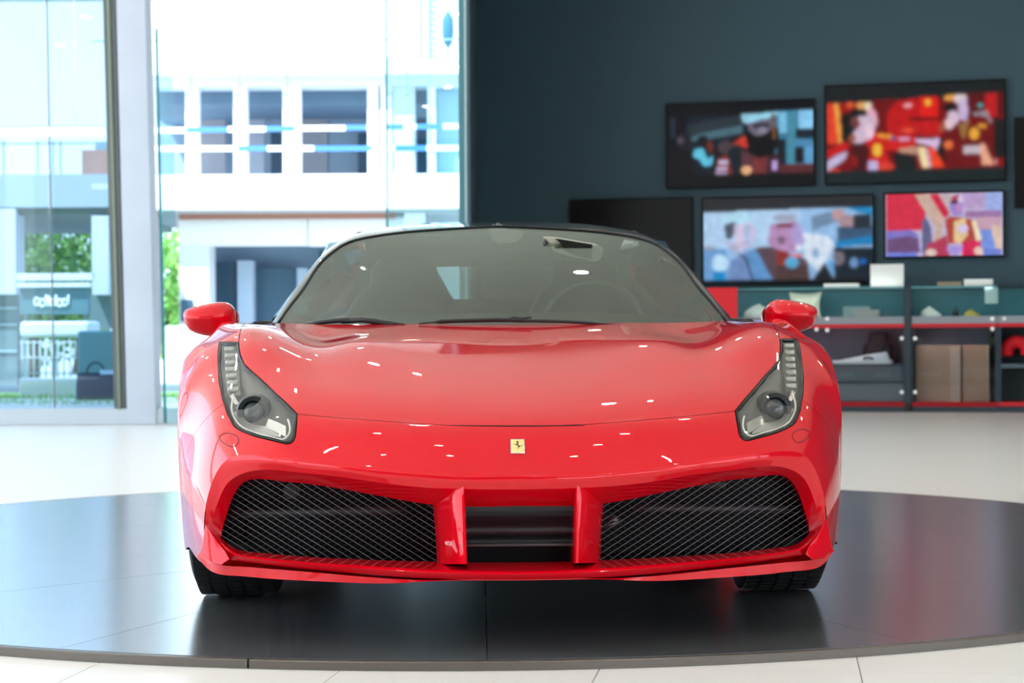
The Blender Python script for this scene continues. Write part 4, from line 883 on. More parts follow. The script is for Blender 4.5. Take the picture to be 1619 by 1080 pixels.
def panel(name, tl, m, inset=.0016, depth=.012, keep_edge=None, off=0.0, parent=car):
    tl = [tuple(t) for t in tl if np.linalg.norm(np.cross(P3[t[1]] - P3[t[0]], P3[t[2]] - P3[t[0]])) > 1e-10]
    cnt = {}
    for t in tl:
        for k in range(3):
            e = (t[k], t[(k + 1) % 3]); key = tuple(sorted(e)); cnt.setdefault(key, []).append((e, t[(k + 2) % 3]))
    mv = {}; be = []
    for key, l in cnt.items():
        if len(l) == 1:
            (a, b), c = l[0]; be.append((a, b))
            d = P3[b] - P3[a]; d = d / (np.linalg.norm(d) + 1e-12); w = P3[c] - P3[a]; w = w - d * (w @ d); w /= np.linalg.norm(w) + 1e-12
            mv.setdefault(a, []).append(w); mv.setdefault(b, []).append(w)
    used = sorted({i for t in tl for i in t}); idx = {g: k for k, g in enumerate(used)}
    V = []; NN = []
    for g in used:
        p = P3[g] + N3[g] * off
        edge = ov[g][1] < .01 or ov[g][0] < .01 or ov[g][0] > NU - 1.01
        if g in mv and not edge:
            w = np.mean(mv[g], axis=0); l_ = np.linalg.norm(w)
            if l_ > .1: p = p + w / l_ * inset
        V.append(p); NN.append(N3[g])
    F = []
    for t in tl:
        a, b, c = (P3[i] for i in t)
        n = np.cross(b - a, c - a)
        tt = t if n @ N3[t[0]] > 0 else t[::-1]
        F.append(tuple(idx[i] for i in tt))
    k0 = len(V); low = {}
    for g in {x for e in be for x in e}:
        w = np.mean(mv[g], axis=0); w = w / (np.linalg.norm(w) + 1e-9)
        low[g] = (len(V), len(V) + 1, len(V) + 2)
        V += [V[idx[g]], V[idx[g]] - N3[g] * .002 - w * .0008, V[idx[g]] - N3[g] * depth - w * .0008]; NN += [N3[g] * .7 - w * .7, -w, -w]
    for a, b in be:
        la, lb = low[a], low[b]
        F.append((la[0], lb[0], lb[1], la[1])); F.append((la[1], lb[1], lb[2], la[2]))
    me = bpy.data.meshes.new(name); me.from_pydata([tuple(p) for p in V], [], F); me.update()
    me.shade_smooth()
    me.normals_split_custom_set_from_vertices([tuple(n / (np.linalg.norm(n) + 1e-9)) for n in NN])
    me.materials.append(m)
    o = bpy.data.objects.new(name, me); COL.objects.link(o)
    if parent is not None: o.parent = parent
    return o
panel('bonnet', groups[0], PAINT, inset=.0012)
panel('front_bumper', groups[5], PAINT, inset=.0009)
b = MB(); b.tube([surf(x, 672.6 + 1.3 * math.sin(math.pi * (x - 706) / 220), .0003) for x in np.linspace(706, 926, 40)], [.0004 + .0016 * math.sin(math.pi * k / 39) ** .4 for k in range(40)], 6); b.build('bonnet_gap', mat('gap_black', (.01, .001, .001), .6), car)
panel('fender', groups[3], PAINT, inset=.0009); panel('fender', groups[4], PAINT, inset=.0009)
HL = {}
for sgn, gi in ((-1, 1), (1, 2)):
    HL[sgn] = panel('headlight', groups[gi], GLASSL, inset=.003, depth=.004, off=-.001)
    HL[sgn]['label'] = 'clear headlight cover over dark housing'
# mirror helper for pieces authored on the left half in photo pixels
def both(fn):
    for s in (-1, 1): fn(s)
def sgnp(p, s):          # p authored with x<0 (left of photo)
    p = np.array(p, float)
    if s > 0: p[..., 0] = -p[..., 0]
    return p
# black line round the headlight glass, housing pan, projector, light guide, led cells
def densify_px(pts, step=5, closed=True):
    out = []; m = len(pts)
    for k in range(m if closed else m - 1):
        a, b = np.array(pts[k], float), np.array(pts[(k + 1) % m], float); n = max(1, int(np.hypot(*(b - a)) / step))
        out += [a + (b - a) * t / n for t in range(n)]
    if not closed: out.append(np.array(pts[-1], float))
    return out
hl_loop_px = densify_px(HLI + HLO[::-1][:-1] + [(346.5, 540.5), (362, 540.3)], 6)
hl_loop_px = [p for k, p in enumerate(hl_loop_px)]
lp = [surf(*p) for p in hl_loop_px]
ln = [surf_frame(*p)[2] for p in hl_loop_px]
cpx = np.mean(hl_loop_px, axis=0)
def shrink(px, k):        # move a pixel inward from the loop toward the headlight's spine
    px = np.array(px); spine = np.array([[361, 560], [366, 600], [385, 640], [410, 655], [435, 668]])
    d = spine - px; j = np.argmin((d ** 2).sum(1)); w = d[j] / (np.linalg.norm(d[j]) + 1e-9)
    return px + w * min(k, np.linalg.norm(d[j]) * .8)
def deep(px, py, d):
    p = surf(px, py); return at_y(px, py, p[1] + d)
def head(s):
    h = HL[s]
    b = MB()
    rim = []
    for k, p in enumerate(hl_loop_px):
        q = shrink(p, 5.0)
        rim.append([surf(*shrink(p, .8), .0006), surf(*q, .0010), surf(*q, -.004)])
    rim.append(rim[0])
    b.grid(sgnp(np.array(rim), s)); tag(b.build('black_border', GLOSSBLACK, h))
    # pan: a deep dark tray behind the glass
    b = MB(); rings = []
    for q, off in ((3, -.004), (4, -.03), (7, -.045)):
        rings.append([deep(*shrink(p, q), -off * (1.0 + .9 * min(1, max(0, (p[1] - 600) / 50)))) + np.array([0, 0, -.002]) for p in hl_loop_px])
    rings = np.array(rings); b.grid(sgnp(rings, s), close_u=True)
    c = rings[-1].mean(axis=0)
    # fill the tray bottom with strips between opposite sides
    k = len(b.v); m = len(hl_loop_px); half = m // 2
    bm_v = [sgnp(p, s) for p in rings[-1]]
    b.v += [tuple(p) for p in bm_v]
    lo, hi = 0, m - 1
    while hi - lo > 1:
        if hi - lo == 2: b.f.append((k + lo, k + lo + 1, k + hi)); break
        b.f.append((k + lo, k + lo + 1, k + hi - 1, k + hi)); lo += 1; hi -= 1
    b.build('housing', GREYH, h, auto=40)
    # projector lens with rings
    def sph(cx_, cy_, off, r, name, m, squash=1.0, ring=None):
        pc, ex, n, ez = surf_frame(cx_, cy_)
        vdir = np.array([0, -1, .05]); vdir = vdir / np.linalg.norm(vdir)
        c = at_y(cx_, cy_, pc[1] + off); ex = np.array([1., 0, 0]); ez = np.cross(ex, -vdir); ez = ez if ez[2] > 0 else -ez
        b = MB()
        if ring:
            G = []
            for a, d in ring:
                G.append([c + vdir * d + (ex * math.cos(t) + ez * math.sin(t)) * a for t in np.linspace(0, 2 * math.pi, 33)[:-1]])
            b.grid(sgnp(np.array(G), s), close_u=True)
        else:
            G = []
            for ph in np.linspace(.001, math.pi / 2, 12):
                G.append([c + vdir * r * math.cos(ph) * squash + (ex * math.cos(t) + ez * math.sin(t)) * r * math.sin(ph) for t in np.linspace(0, 2 * math.pi, 33)[:-1]])
            b.grid(sgnp(np.array(G), s), close_u=True)
        return b.build(name, m, h)
    DK = mat('projector_housing', (.018, .020, .023), .25, .1)
    LENS = mat('projector_lens', (.035, .045, .055), .04, .1, 1.0)
    sph(401, 652, .066, .029, 'projector_lens', LENS, .62)
    sph(401, 652, .066, .034, 'projector_ring', DK, ring=[(.0275, -.004), (.030, .010), (.034, .014), (.036, .008), (.039, .012), (.043, .006), (.048, -.01), (.050, -.03)])
    b = MB()                                               # U shaped light guide
    gp = [(369, 628), (366, 645), (372, 663), (384, 676), (405, 685), (432, 692), (449, 694), (456, 688), (458, 672), (455, 663)]
    gp = spline([deep(*p, .022) for p in gp], 60)
    b.tube([sgnp(p, s) for p in gp], .0028, 6); tag(b.build('light_guide', mat('light_guide', (.85, .84, .8), .25, emit=(1, .97, .9), estr=.08), h), 'white U-shaped light guide')
    b = MB()                                               # silver reflector box: lower plate and inner side plate
    def sheet(rows, name, m, nu=16, nv=6):
        g = loft([[deep(x, y, -o) for x, y, o in r_] for r_ in rows], nu, nv, lin_v=True); b = MB(); b.grid(sgnp(g, s)); return b.build(name, m, h, auto=40)
    sheet([[(370, 652, -.026), (386, 675, -.026), (410, 684, -.026), (445, 692, -.026)], [(381, 650, -.050), (393, 668, -.050), (413, 673, -.050), (436, 676, -.050)]], 'reflector_floor', SILVER)
    sheet([[(424, 662, -.050), (440, 668, -.030), (452, 674, -.020)], [(420, 675, -.050), (438, 684, -.035), (452, 691, -.020)]], 'reflector_side', SILVER)
    sheet([[(363, 626, -.020), (369, 622, -.020)], [(367, 634, -.022), (374, 632, -.022)], [(372, 640, -.03), (378, 638, -.03)]], 'reflector_tab', SILVER, 3, 4)
    LED = mat('led_cell', (.50, .50, .46), .15, .3, 1.0)
    for k in range(7):                                     # stacked daytime-light cells
        t = k / 6; cx_, cy_ = 363.0 + 4.5 * t + (0 if k < 5 else 1.5), 552 + 64 * t
        c = deep(cx_, cy_, .022 + .0 * t); ex = np.array([1., 0, 0]); n = np.array([0, -.94, .34]); ez = np.array([0, .34, .94])
        # keep the cell facing the front: tall axis along the surface
        w_, h_ = .0145, .0066
        b = MB(); fr = (c, ex, n, ez)
        b.box((-w_ / 1, -.004, -h_), (w_, .004, h_), fr)
        b.v = [tuple(sgnp(np.array(p), s)) for p in b.v]
        b.build('led_cell', LED, h, bevel=.0025)
    b = MB()                                               # marker strip behind the cells
    g = [[deep(351 + 8 * t, 545 + 80 * t, .031), deep(375 + 5 * t, 545 + 80 * t, .031)] for t in np.linspace(0, 1, 10)]
    b.grid(sgnp(np.array(g), s)); b.build('cell_backing', mat('cell_backing', (.06, .06, .055), .3), h)
both(head)
# washer cap outline (thin groove ring lying on the bumper)
def cap(s):
    ring = [(346.5, 691), (352, 686.5), (362, 685), (371, 688), (377.5, 696), (375, 703), (369, 706), (358, 703), (350, 698)]
    q = spline([surf(x, y, .0004) for x, y in ring + [ring[0]]], 40)[:-1]
    b = MB(); b.tube([sgnp(p, s) for p in q], .0011, 5, closed=True); b.build('washer_cap_seam', mat('seam_shadow', (.10, .0, .005), .5), car)
both(cap)
# ---- lower face: ridge -> crease -> grille opening edge -> tunnel
FC = [
 [(818,747,-1.06),(735,748,-1.053),(677,745,-1.040),(613,740,-1.019),(530,731,-.98),(482,726,-.952),(445,723,-.925),(390,719,-.865),(366,723,-.837),(348,736,-.81),(333,768,-.785),(322,825,-.77),(326,893,-.77)],
 [(818,757,-1.068),(735,758,-1.060),(677,755,-1.047),(613,750,-1.026),(530,740,-.987),(482,735,-.958),(445,731,-.931),(392,728,-.872),(370,732,-.842),(354,744,-.814),(340,775,-.788),(329,828,-.77),(332,885,-.775)],
 [(818,774,-1.055),(735,773,-1.048),(677,771,-1.034),(613,765,-1.012),(530,753,-.972),(482,748,-.945),(445,744,-.915),(402,744,-.872),(380,750,-.845),(359,765,-.812),(345,793,-.785),(335,833,-.765),(340,876,-.78)],
 [(818,800,-.975),(735,801,-.97),(680,797.6,-.945),(613,786.5,-.92),(530,771.5,-.885),(482,764.5,-.862),(445,761,-.842),(402,757.5,-.812),(385,763,-.795),(371,780,-.775),(360,808,-.76),(350,846,-.75),(352,862,-.76)],
 [(818,802,-.86),(735,803,-.86),(680,799,-.84),(613,788,-.82),(530,773,-.79),(482,766,-.77),(445,762.5,-.75),(402,759,-.72),(386,765,-.71),(372,782,-.69),(361,810,-.68),(351,848,-.67),(353,866,-.68)],
]
def Lf(px, py, y, s):
    p = L(px, py, y); p[0] *= s; return p
def lin_loft_px(rows, s, nu, nv_lin=4, center0=True, sm=0, share=None):
    C = np.array([[Lf(*q, s) if not (center0 and q[0] == 818) else C0(q[1], q[2]) for q in r_] for r_ in rows])
    return loft(C, nu, nv_lin, lin_v=True)
def lower(s):
    C = np.array([[Lf(*q, s) if q[0] != 818 else C0(q[1], q[2]) for q in r_] for r_ in FC])
    tu = np.concatenate([[0], np.cumsum(np.mean(np.linalg.norm(np.diff(C, axis=1), axis=2), axis=0))])
    A = np.stack([spl(tu, c, np.linspace(0, tu[-1], 110)) for c in C])
    # ridge row follows the body sheet edge exactly
    E0 = S[0][np.where(S[0][:, 0] * s >= -1e-6)[0]]; E1 = np.array([E0[0] + 0 * E0[0]]); dense = np.concatenate([E0[k] + (E0[k + 1] - E0[k]) * np.linspace(0, 1, 8, endpoint=False)[:, None] for k in range(len(E0) - 1)] + [E0[-1:]])
    for k in range(len(A[0])):
        q = dense[np.argmin(((dense - A[0][k]) ** 2).sum(1))]; A[0][k] = q
    b = MB()
    R_ = [A[0]]
    def seg(a, c, n, bulge=0):
        return [a + (c - a) * t for t in np.linspace(0, 1, n + 1)[1:]]
    R_ += seg(A[0], A[1], 2); R_ += seg(A[1], A[2], 4); 
    g1 = np.array(smooth_rows(R_, 1))
    b.grid(g1)
    o = b.build('bumper_brow', PAINT, car)
    b = MB(); R2 = [g1[-1]] + seg(A[2], A[3], 6)
    b.grid(np.array(R2)); b.grid(np.array([A[3], A[4]])); b.build('intake_surround', PAINT, car, auto=50)
def smooth_rows(R_, it):
    R_ = np.array(R_)
    for _ in range(it):
        T = R_.copy(); T[1:-1] = R_[1:-1] * .5 + (R_[:-2] + R_[2:]) * .25; R_ = T
    return R_
both(lower)
# struts either side of the centre duct
def strut(s):
    rows = []
    for t in np.linspace(0, 1, 14):
        py0 = 766 + (892 - 766) * t
        e = (1 - t) ** 3
        O = (686 + 5 * t - 4 * e, py0 + 18 * (1 - t) , -.90 - .01 * t); O2 = (690 + 8 * t, py0 + 14 * (1 - t), -.95 - .02 * t)
        f1 = 715.5 + 11 * t + 5 * max(0, 1 - t * 6) 
        F1 = (f1, py0, -1.035 - .035 * t); Fm = (f1 + (738.5 - f1) * .55, py0, -1.048 - .037 * t)
        F2 = (733.5 + 5 * t - 1, py0, -1.050 - .037 * t); F3 = (735 + 4 * t, py0, -1.040 - .037 * t); I = (735 + 4 * t, py0 + 12 * (1 - t), -.86)
        rows.append([Lf(*q, s) for q in (O, O2, F1, Fm, F2, F3, I)])
    G = []
    for r_ in rows:
        r_ = np.array(r_); o = []
        for k in range(len(r_) - 1):
            n = 3; o += [r_[k] + (r_[k + 1] - r_[k]) * t for t in np.arange(n) / n]
        o.append(r_[-1]); G.append(o)
    b = MB(); b.grid(np.array(G)); b.build('intake_strut', PAINT, car, auto=28)
both(strut)
# splitter blade and lower lip
T0 = [(818,889,-.93),(738,889,-.93),(640,887,-.91),(544,883.5,-.88),(441,877,-.84),(400,873,-.82),(369,866,-.80),(354,854,-.785),(341,840,-.775),(328,829,-.765)]
T1 = [(818,904,-1.105),(738,903,-1.10),(640,899,-1.07),(544,893,-1.02),(441,885,-.955),(400,880,-.92),(369,873,-.885),(355,863,-.86),(341,848,-.83),(326,831,-.80)]
T1b =[(818,908,-1.112),(738,907,-1.107),(640,903,-1.077),(544,896.5,-1.027),(441,888,-.962),(400,883,-.927),(369,876,-.892),(355,867,-.866),(341,853,-.835),(325.5,836,-.80)]
T2 = [(818,916.5,-1.10),(738,916,-1.095),(640,912.5,-1.065),(544,905,-1.012),(441,895,-.948),(400,890,-.913),(369,886,-.88),(355,884,-.86),(341,879,-.83),(322,868,-.80)]
T3 = [(818,917,-1.0),(738,917,-1.0),(640,914,-1.0),(544,905,-.955),(441,896,-.885),(400,890,-.85),(369,884,-.82),(355,880,-.80),(341,872,-.79),(323,860,-.78)]
V1 = [(818,916,-1.0),(738,917,-1.0),(660,916,-1.02),(580,909,-.99),(480,902,-.93),(420,897,-.89),(380,894,-.86),(355,891,-.84),(338,887,-.82),(316,873,-.775)]
K1 = [(818,916.5,-1.08),(738,916,-1.075),(674,917,-1.065),(600,914,-1.035),(500,905.5,-.985),(420,899,-.925),(380,896,-.885),(352,894,-.855),(335,889,-.82),(315.5,875,-.775)]
K2 = [(818,918,-1.08),(738,918,-1.075),(674,919.5,-1.068),(613,922.5,-1.04),(500,919,-.985),(420,914.5,-.925),(380,911,-.885),(343,907,-.84),(326,897,-.80),(311,879,-.77)]
K3 = [(818,918,-.9),(738,918,-.9),(674,918,-.9),(613,920,-.9),(500,916,-.88),(420,911,-.84),(380,907,-.80),(343,903,-.76),(326,893,-.74),(312,878,-.72)]
def split(s):
    g = lin_loft_px([T0, T1, T1b, T2, T3], s, 90, 12); b = MB(); b.grid(g); b.build('splitter_blade', PAINT, car, auto=50)
    g = lin_loft_px([T3, V1, K1, K2, K3], s, 90, 10); b = MB(); b.grid(g); b.build('lower_lip', PAINT, car, auto=50)
    # corner winglet
    q = [(325,829,-.835),(343,856,-.87),(357,872.5,-.90),(363,884.5,-.91),(350,894,-.90),(338,891.5,-.885),(317,874,-.84)]
    fr = [Lf(*p, s) for p in q]; bk = [Lf(p[0] + 1.0, p[1], p[2] + .03, s) for p in q]
    b = MB(); n = len(q); c = np.mean(fr, axis=0) + np.array([0, -.006, 0]); b.add(fr + bk + [c], [(i, (i + 1) % n, 2 * n) for i in range(n)] + [(i, i + n, (i + 1) % n + n, (i + 1) % n) for i in range(n)])
    b.build('corner_winglet', PAINT, car, smooth=True, auto=35, bevel=.002)
both(split)
# centre duct with horizontal vanes
def duct():
    b = MB()
    prof = [(-.95, .505 - .012), (-.93, .47), (-.955, .445), (-.962, .43), (-.95, .415), (-.93, .40), (-.935, .385), (-.93, .37), (-.90, .30)]
    z_of = lambda py, y: C0(py, y)[2]
    prof = [(-.93, z_of(798, -.93)), (-.93, z_of(815, -.93)), (-.945, z_of(826, -.945)), (-.962, z_of(834, -.962)), (-.965, z_of(840, -.965)), (-.958, z_of(846, -.958)), (-.945, z_of(852, -.945)), (-.945, z_of(859, -.945))]
    ps = spline([(0, y, z) for y, z in prof], 30)
    G = [[(x, p[1], p[2]) for x in np.linspace(-.19, .19, 12)] for p in ps]
    b.grid(G); b.build('duct_vane', mat('duct_vane', (.02, .022, .027), .28), car)
    b = MB(); z = z_of(862, -.965); b.box((-.175, -.968, z - .0035), (.175, -.90, z + .0035)); b.build('duct_vane', mat('duct_blade', (.06, .065, .07), .3), car, bevel=.002)
    b = MB(); b.box((-.19, -.90, .18), (.19, -.88, .50)); b.build('duct_back', DARKDUCT, car, smooth=False)
duct()
# wire mesh in the outer intakes
GP = [(397,758),(427.6,760),(510,768.5),(578,780.5),(678,797.6),(686,803),(692,888),(647,889),(544,885),(441,879),(400,875),(369,868),(352,854),(349,845.6),(359,811),(369,784),(380,767)]
def gdepth(px):
    return np.interp(px, [345, 400, 510, 600, 690], [-.735, -.775, -.85, -.885, -.905])
def clip_line(p0, d, poly):
    hits = []
    m = len(poly)
    for k in range(m):
        a, c = np.array(poly[k], float), np.array(poly[(k + 1) % m], float); e = c - a
        den = d[0] * e[1] - d[1] * e[0]
        if abs(den) < 1e-9: continue
        w = a - p0; t = (w[0] * e[1] - w[1] * e[0]) / den; q = (w[0] * d[1] - w[1] * d[0]) / den
        if 0 <= q < 1: hits.append(t)
    hits.sort(); return list(zip(hits[::2], hits[1::2]))
def mesh(s):
    b = MB(); b2 = MB()
    gp = [(p[0] + (-2 if p[0] < 400 else 1), p[1] + (-2 if p[1] < 810 else 2)) for p in GP]
    for sl in (.62, -.62):
        d = np.array([1, sl]); d = d / np.linalg.norm(d)
        for c in np.arange(300, 1300, 10.0):
            p0 = np.array([0, c if sl > 0 else c]); 
            if sl > 0: p0 = np.array([340, c - 250 + 0.])
            else: p0 = np.array([340, c])
            for t0, t1 in clip_line(p0, d, gp):
                n = max(2, int((t1 - t0) / 10)); pts = []
                for k in range(n + 1):
                    q = p0 + d * (t0 + (t1 - t0) * k / n)
                    pts.append(Lf(q[0], q[1], gdepth(q[0]) + (.0012 if k % 2 else -.0012) * (1 if sl > 0 else -1), s))
                (b if sl > 0 else b2).tube(pts, .00085 if sl > 0 else .00055, 4, caps=False)
    o = b.build('grille_mesh', WIRE, car); tag(o, kind='stuff', label='thin diagonal wire mesh in the dark intake')
    b2.build('cross_wires', mat('grille_wire_shaded', (.05, .055, .06), .4, .6), o)  # shade put into the colour: same wire, darker where its direction catches less light
    # frame and parts behind the mesh
    b = MB(); b.box((min(s * .14, s * .70), -.66, .20), (max(s * .14, s * .70), -.64, .56)); b.build('radiator', DARKDUCT, car, smooth=False)
    b = MB(); pts = [Lf(x, 812 - (x - 400) * .02, gdepth(x) + .05, s) for x in np.linspace(360, 640, 8)]
    b.tube(pts, .011, 8); b.build('cooler_pipe', mat('cooler_pipe', (.016, .019, .022), .5), car)
    if s < 0:
        b = MB(); c = Lf(460, 777, gdepth(460) + .02, s); b.tube([c + np.array([0, .03, 0]), c], .020, 20); b.tube([c + np.array([0, .03, 0]), c - np.array([0, .006, 0])], .012, 16); b.build('parking_sensor', mat('sensor_plastic', (.010, .010, .011), .5), car, auto=40)
    else:
        b = MB(); c = Lf(507, 772, gdepth(507) + .03, s); b.box((-.035, 0, -.008), (.035, .02, .01), (c, np.array([1., 0, 0]), np.array([0, 1., 0]), np.array([0, 0, 1.]))); b.build('parking_sensor', mat('sensor_plastic', (.010, .010, .011), .5), car, bevel=.004)
        b = MB(); c = Lf(668, 830, gdepth(668) + .02, s); b.tube([c + np.array([-.03, 0, -.012]), c, c + np.array([.02, .01, .004])], .006, 8); b.tube([c + np.array([-.0, 0, 0.006]), c + np.array([0.0, .03, 0.006])], .014, 12); b.build('tow_eye', mat('tow_eye', (.10, .11, .12), .3, .6), car)
both(mesh)
# duct side walls to close the outer intakes, and the under floor
def closing(s):
    b = MB(); b.box((min(s * .155, s * .165), -.93, .19), (max(s * .155, s * .165), -.6, .48)); b.build('duct_wall', DARKDUCT, car, smooth=False)
both(closing)
def outer_wall(s):
    b = MB(); b.grid([[(s * .765, -.69, z), (s * .745, -.63, z), (s * .70, -.62, z), (s * .60, -.62, z)] for z in (.22, .33, .44)]); b.build('duct_wall', DARKDUCT, car)
both(outer_wall)
b = MB(); b.box((-.62, -.80, .17), (.62, 3.3, .18)); b.build('under_floor', BLACK, car, smooth=False)
b = MB(); b.box((-.60, -.58, .14), (.60, .30, .45)); b.build('front_bulkhead', BLACK, car, smooth=False)
# nose badge with the prancing horse
def badge():
    pc, ex, n, ez = surf_frame(818.5, 706.5)
    fr = (pc + n * .0005, ex, n, ez); k = .001545
    o = MB(); w, h = 11 * k, 13.4 * k
    o.box((-w, -.001, -h), (w, .0030, h), fr); bd = tag(o.build('nose_badge', mat('badge_rim', (.85, .8, .72), .12, .9), car, bevel=.0012), 'small upright yellow badge with a black prancing horse')
    o = MB(); o.box((-w * .88, .0028, -h * .88), (w * .88, .0036, h * .88), fr); o.build('badge_field', mat('badge_yellow', (.93, .74, .28), .3, coat=.5), bd, bevel=.0005)
    gx = lambda x, y: ((x - 600) / 480 * 2 * w * .98, -(y - 572) / 545 * 2 * h * .98)
    shapes = [[(575,395),(600,385),(625,395),(632,415),(615,440),(625,455),(632,480),(610,500),(600,520),(630,545),(665,560),(685,580),(675,605),(655,615),(640,630),(620,620),(622,600),(610,575),(590,560),(575,535),(545,515),(500,508),(520,495),(550,482),(580,490),(588,465),(578,440),(565,425),(540,415),(560,405)],
              [(640,625),(650,615),(640,655),(620,680),(600,690),(595,680),(615,670)], [(610,590),(600,610),(580,635),(568,640),(570,628),(590,605)],
              [(685,580),(705,575),(735,570),(750,545),(748,520),(757,525),(760,550),(745,580),(710,592)], [(500,508),(480,500),(462,490),(455,500),(470,512),(495,518)], [(565,520),(545,540),(520,545),(515,553),(545,552),(570,538)]]
    hm = MB()
    for sh in shapes:
        q = [gx(*p) for p in sh]; m = len(q)
        fr3 = lambda x, z, y: fr[0] + ex * x + n * y + ez * z
        hm.add([fr3(x, z, .0041) for x, z in q] + [fr3(x, z, .0034) for x, z in q], [tuple(range(m))] + [(i, (i + 1) % m, (i + 1) % m + m, i + m) for i in range(m)])
    hm.build('badge_horse', mat('badge_black', (.01, .01, .01), .4), bd, smooth=False)
badge()
# ---- doors and rear quarters: cross-sections going back from the cowl line
def rear(s):
    j = [NU - 1 - int(round(k)) for k in ()]
    # start row = last row of the body sheet on its outer columns, evenly resampled
    u0 = inv(390, 512)[1]
    us = np.linspace(u0, 0, 26)
    row0 = np.array([bil(S, np.array(NV - 1.0), np.array(u)) for u in us])
    sec = {  # y : (x,z) from belt to sill
     .95: [(.80,.81),(.87,.775),(.90,.67),(.925,.43),(.90,.16)],
     1.5: [(.79,.81),(.87,.765),(.905,.65),(.93,.42),(.90,.15)],
     2.0: [(.80,.84),(.90,.80),(.955,.67),(.955,.42),(.92,.15)],
     2.3: [(.81,.855),(.925,.815),(.972,.70),(.975,.50),(.955,.34)],
     2.45:[(.815,.86),(.93,.82),(.975,.74),(.978,.66),(.972,.62)],
     2.65:[(.82,.86),(.935,.82),(.976,.75),(.979,.72),(.975,.70)],
     2.85:[(.82,.86),(.93,.82),(.972,.74),(.975,.66),(.968,.62)],
     3.05:[(.80,.85),(.91,.80),(.955,.68),(.96,.50),(.93,.34)],
     3.3: [(.76,.83),(.86,.77),(.90,.65),(.90,.45),(.88,.27)],
     3.46:[(.60,.80),(.70,.74),(.75,.62),(.75,.45),(.72,.30)]}
    rows = []
    pr = np.array([(p[0], p[2]) for p in np.abs(row0)])
    kk = [0, 6, 13, 19, 25]
    first = [np.array([abs(row0[k][0]), row0[k][1], row0[k][2]]) for k in kk]
    C = [first] + [[np.array([x, y, z]) for x, z in v] for y, v in sec.items()]
    A = loft(np.array(C), 26, 70)
    A[0] = np.abs(row0) * [1, 1, 1]; A[0][:, 1] = row0[:, 1]
    for _ in range(14):
        T = A.copy(); T[1:-1] = A[1:-1] * .5 + (A[:-2] + A[2:]) * .25; A = T
    A[..., 0] *= s
    b = MB(); b.grid(A[:16]); b.build('door', PAINT, car)
    b = MB(); b.grid(A[15:]); b.build('rear_quarter', PAINT, car)
    return A
RA = {}
for s_ in (-1, 1): RA[s_] = rear(s_)
# rear deck and tail
b = MB(); G = []
for y, z, zx in ((2.95, .90, .84), (3.2, .89, .84), (3.4, .87, .82), (3.46, .80, .78)):
    xx = .80 if y < 3.3 else .62
    G.append([(x * xx, y, z + (zx - z) * x * x) for x in np.linspace(-1, 1, 17)])
b.grid(G); b.grid([[(x, 3.46, z) for x in (-.72, 0, .72)] for z in (.80, .5, .2)]); b.build('rear_deck', PAINT, car, auto=40)
# ---- windscreen
WE = [(440,511,.62),(458,484.5,.71),(479,458,.80),(506,416.5,.95),(526,398.5,1.02),(538,390,1.06)]
WT = [(538,390,1.06),(553,382.5,1.095),(573,377,1.12),(593,373.5,1.14),(628,368.5,1.16),(667,365,1.175),(741,360.5,1.19)]
edge = spline([L(*p) for p in WE], 40)
top = spline([L(*p) for p in WT] + [np.array([0, 1.20, L(789, 358.3, 1.20)[2]])], 40)     # corner -> centre
bot = spline([L(440, 511, .62), L(480, 513, .555), L(560, 515, .46), L(680, 516, .385), np.array([0, .35, at_y(805, 516, .35)[2]])], 40)
top[:, 1] = np.minimum(top[:, 1], 1.20)
cenl = spline([np.array([0, .35, bot[-1][2]]), np.array([0, .62, bot[-1][2] + .125]), np.array([0, .92, bot[-1][2] + .25]), np.array([0, 1.20, top[-1][2]])], 40)
def coons(c0, c1, d0, d1):
    """c0,c1: u-curves at v=0,1; d0,d1: v-curves at u=0,1"""
    n, m = len(c0), len(d0); u = np.linspace(0, 1, n)[None, :, None]; v = np.linspace(0, 1, m)[:, None, None]
    return (1 - v) * c0[None] + v * c1[None] + (1 - u) * d0[:, None] + u * d1[:, None] - ((1 - u) * (1 - v) * c0[0] + u * (1 - v) * c0[-1] + (1 - u) * v * c1[0] + u * v * c1[-1])
W = coons(bot, top, edge, cenl)
# outward bulge so that the glass is not flat
for i in range(40):
    for j in range(40):
        a, c = i / 39, j / 39
        W[i, j] += np.array([0, -.03, .02]) * (math.sin(math.pi * a) * math.sin(math.pi * c / 2 + .0) * (1 if c < 1 else 1)) * (c ** .5)
Wfull = np.concatenate([mir(W), W[:, ::-1][:, 1:]], axis=1)
Wfull = smooth_grid(Wfull, 6)
b = MB(); b.grid(Wfull); wobj = tag(b.build('windscreen', WIND, car), 'grey-green raked windscreen')
wnrm = grid_normals(Wfull); 
if wnrm[20, 39, 2] < 0: wnrm = -wnrm
# black frit band on glass edge
b = MB(); per = [Wfull[i, 0] for i in range(39)] + [Wfull[39, j] for j in range(Wfull.shape[1])] + [Wfull[i, -1] for i in range(38, -1, -1)]
b.tube(per, .0055, 6); b.build('windscreen_seal', GLOSSBLACK, car)
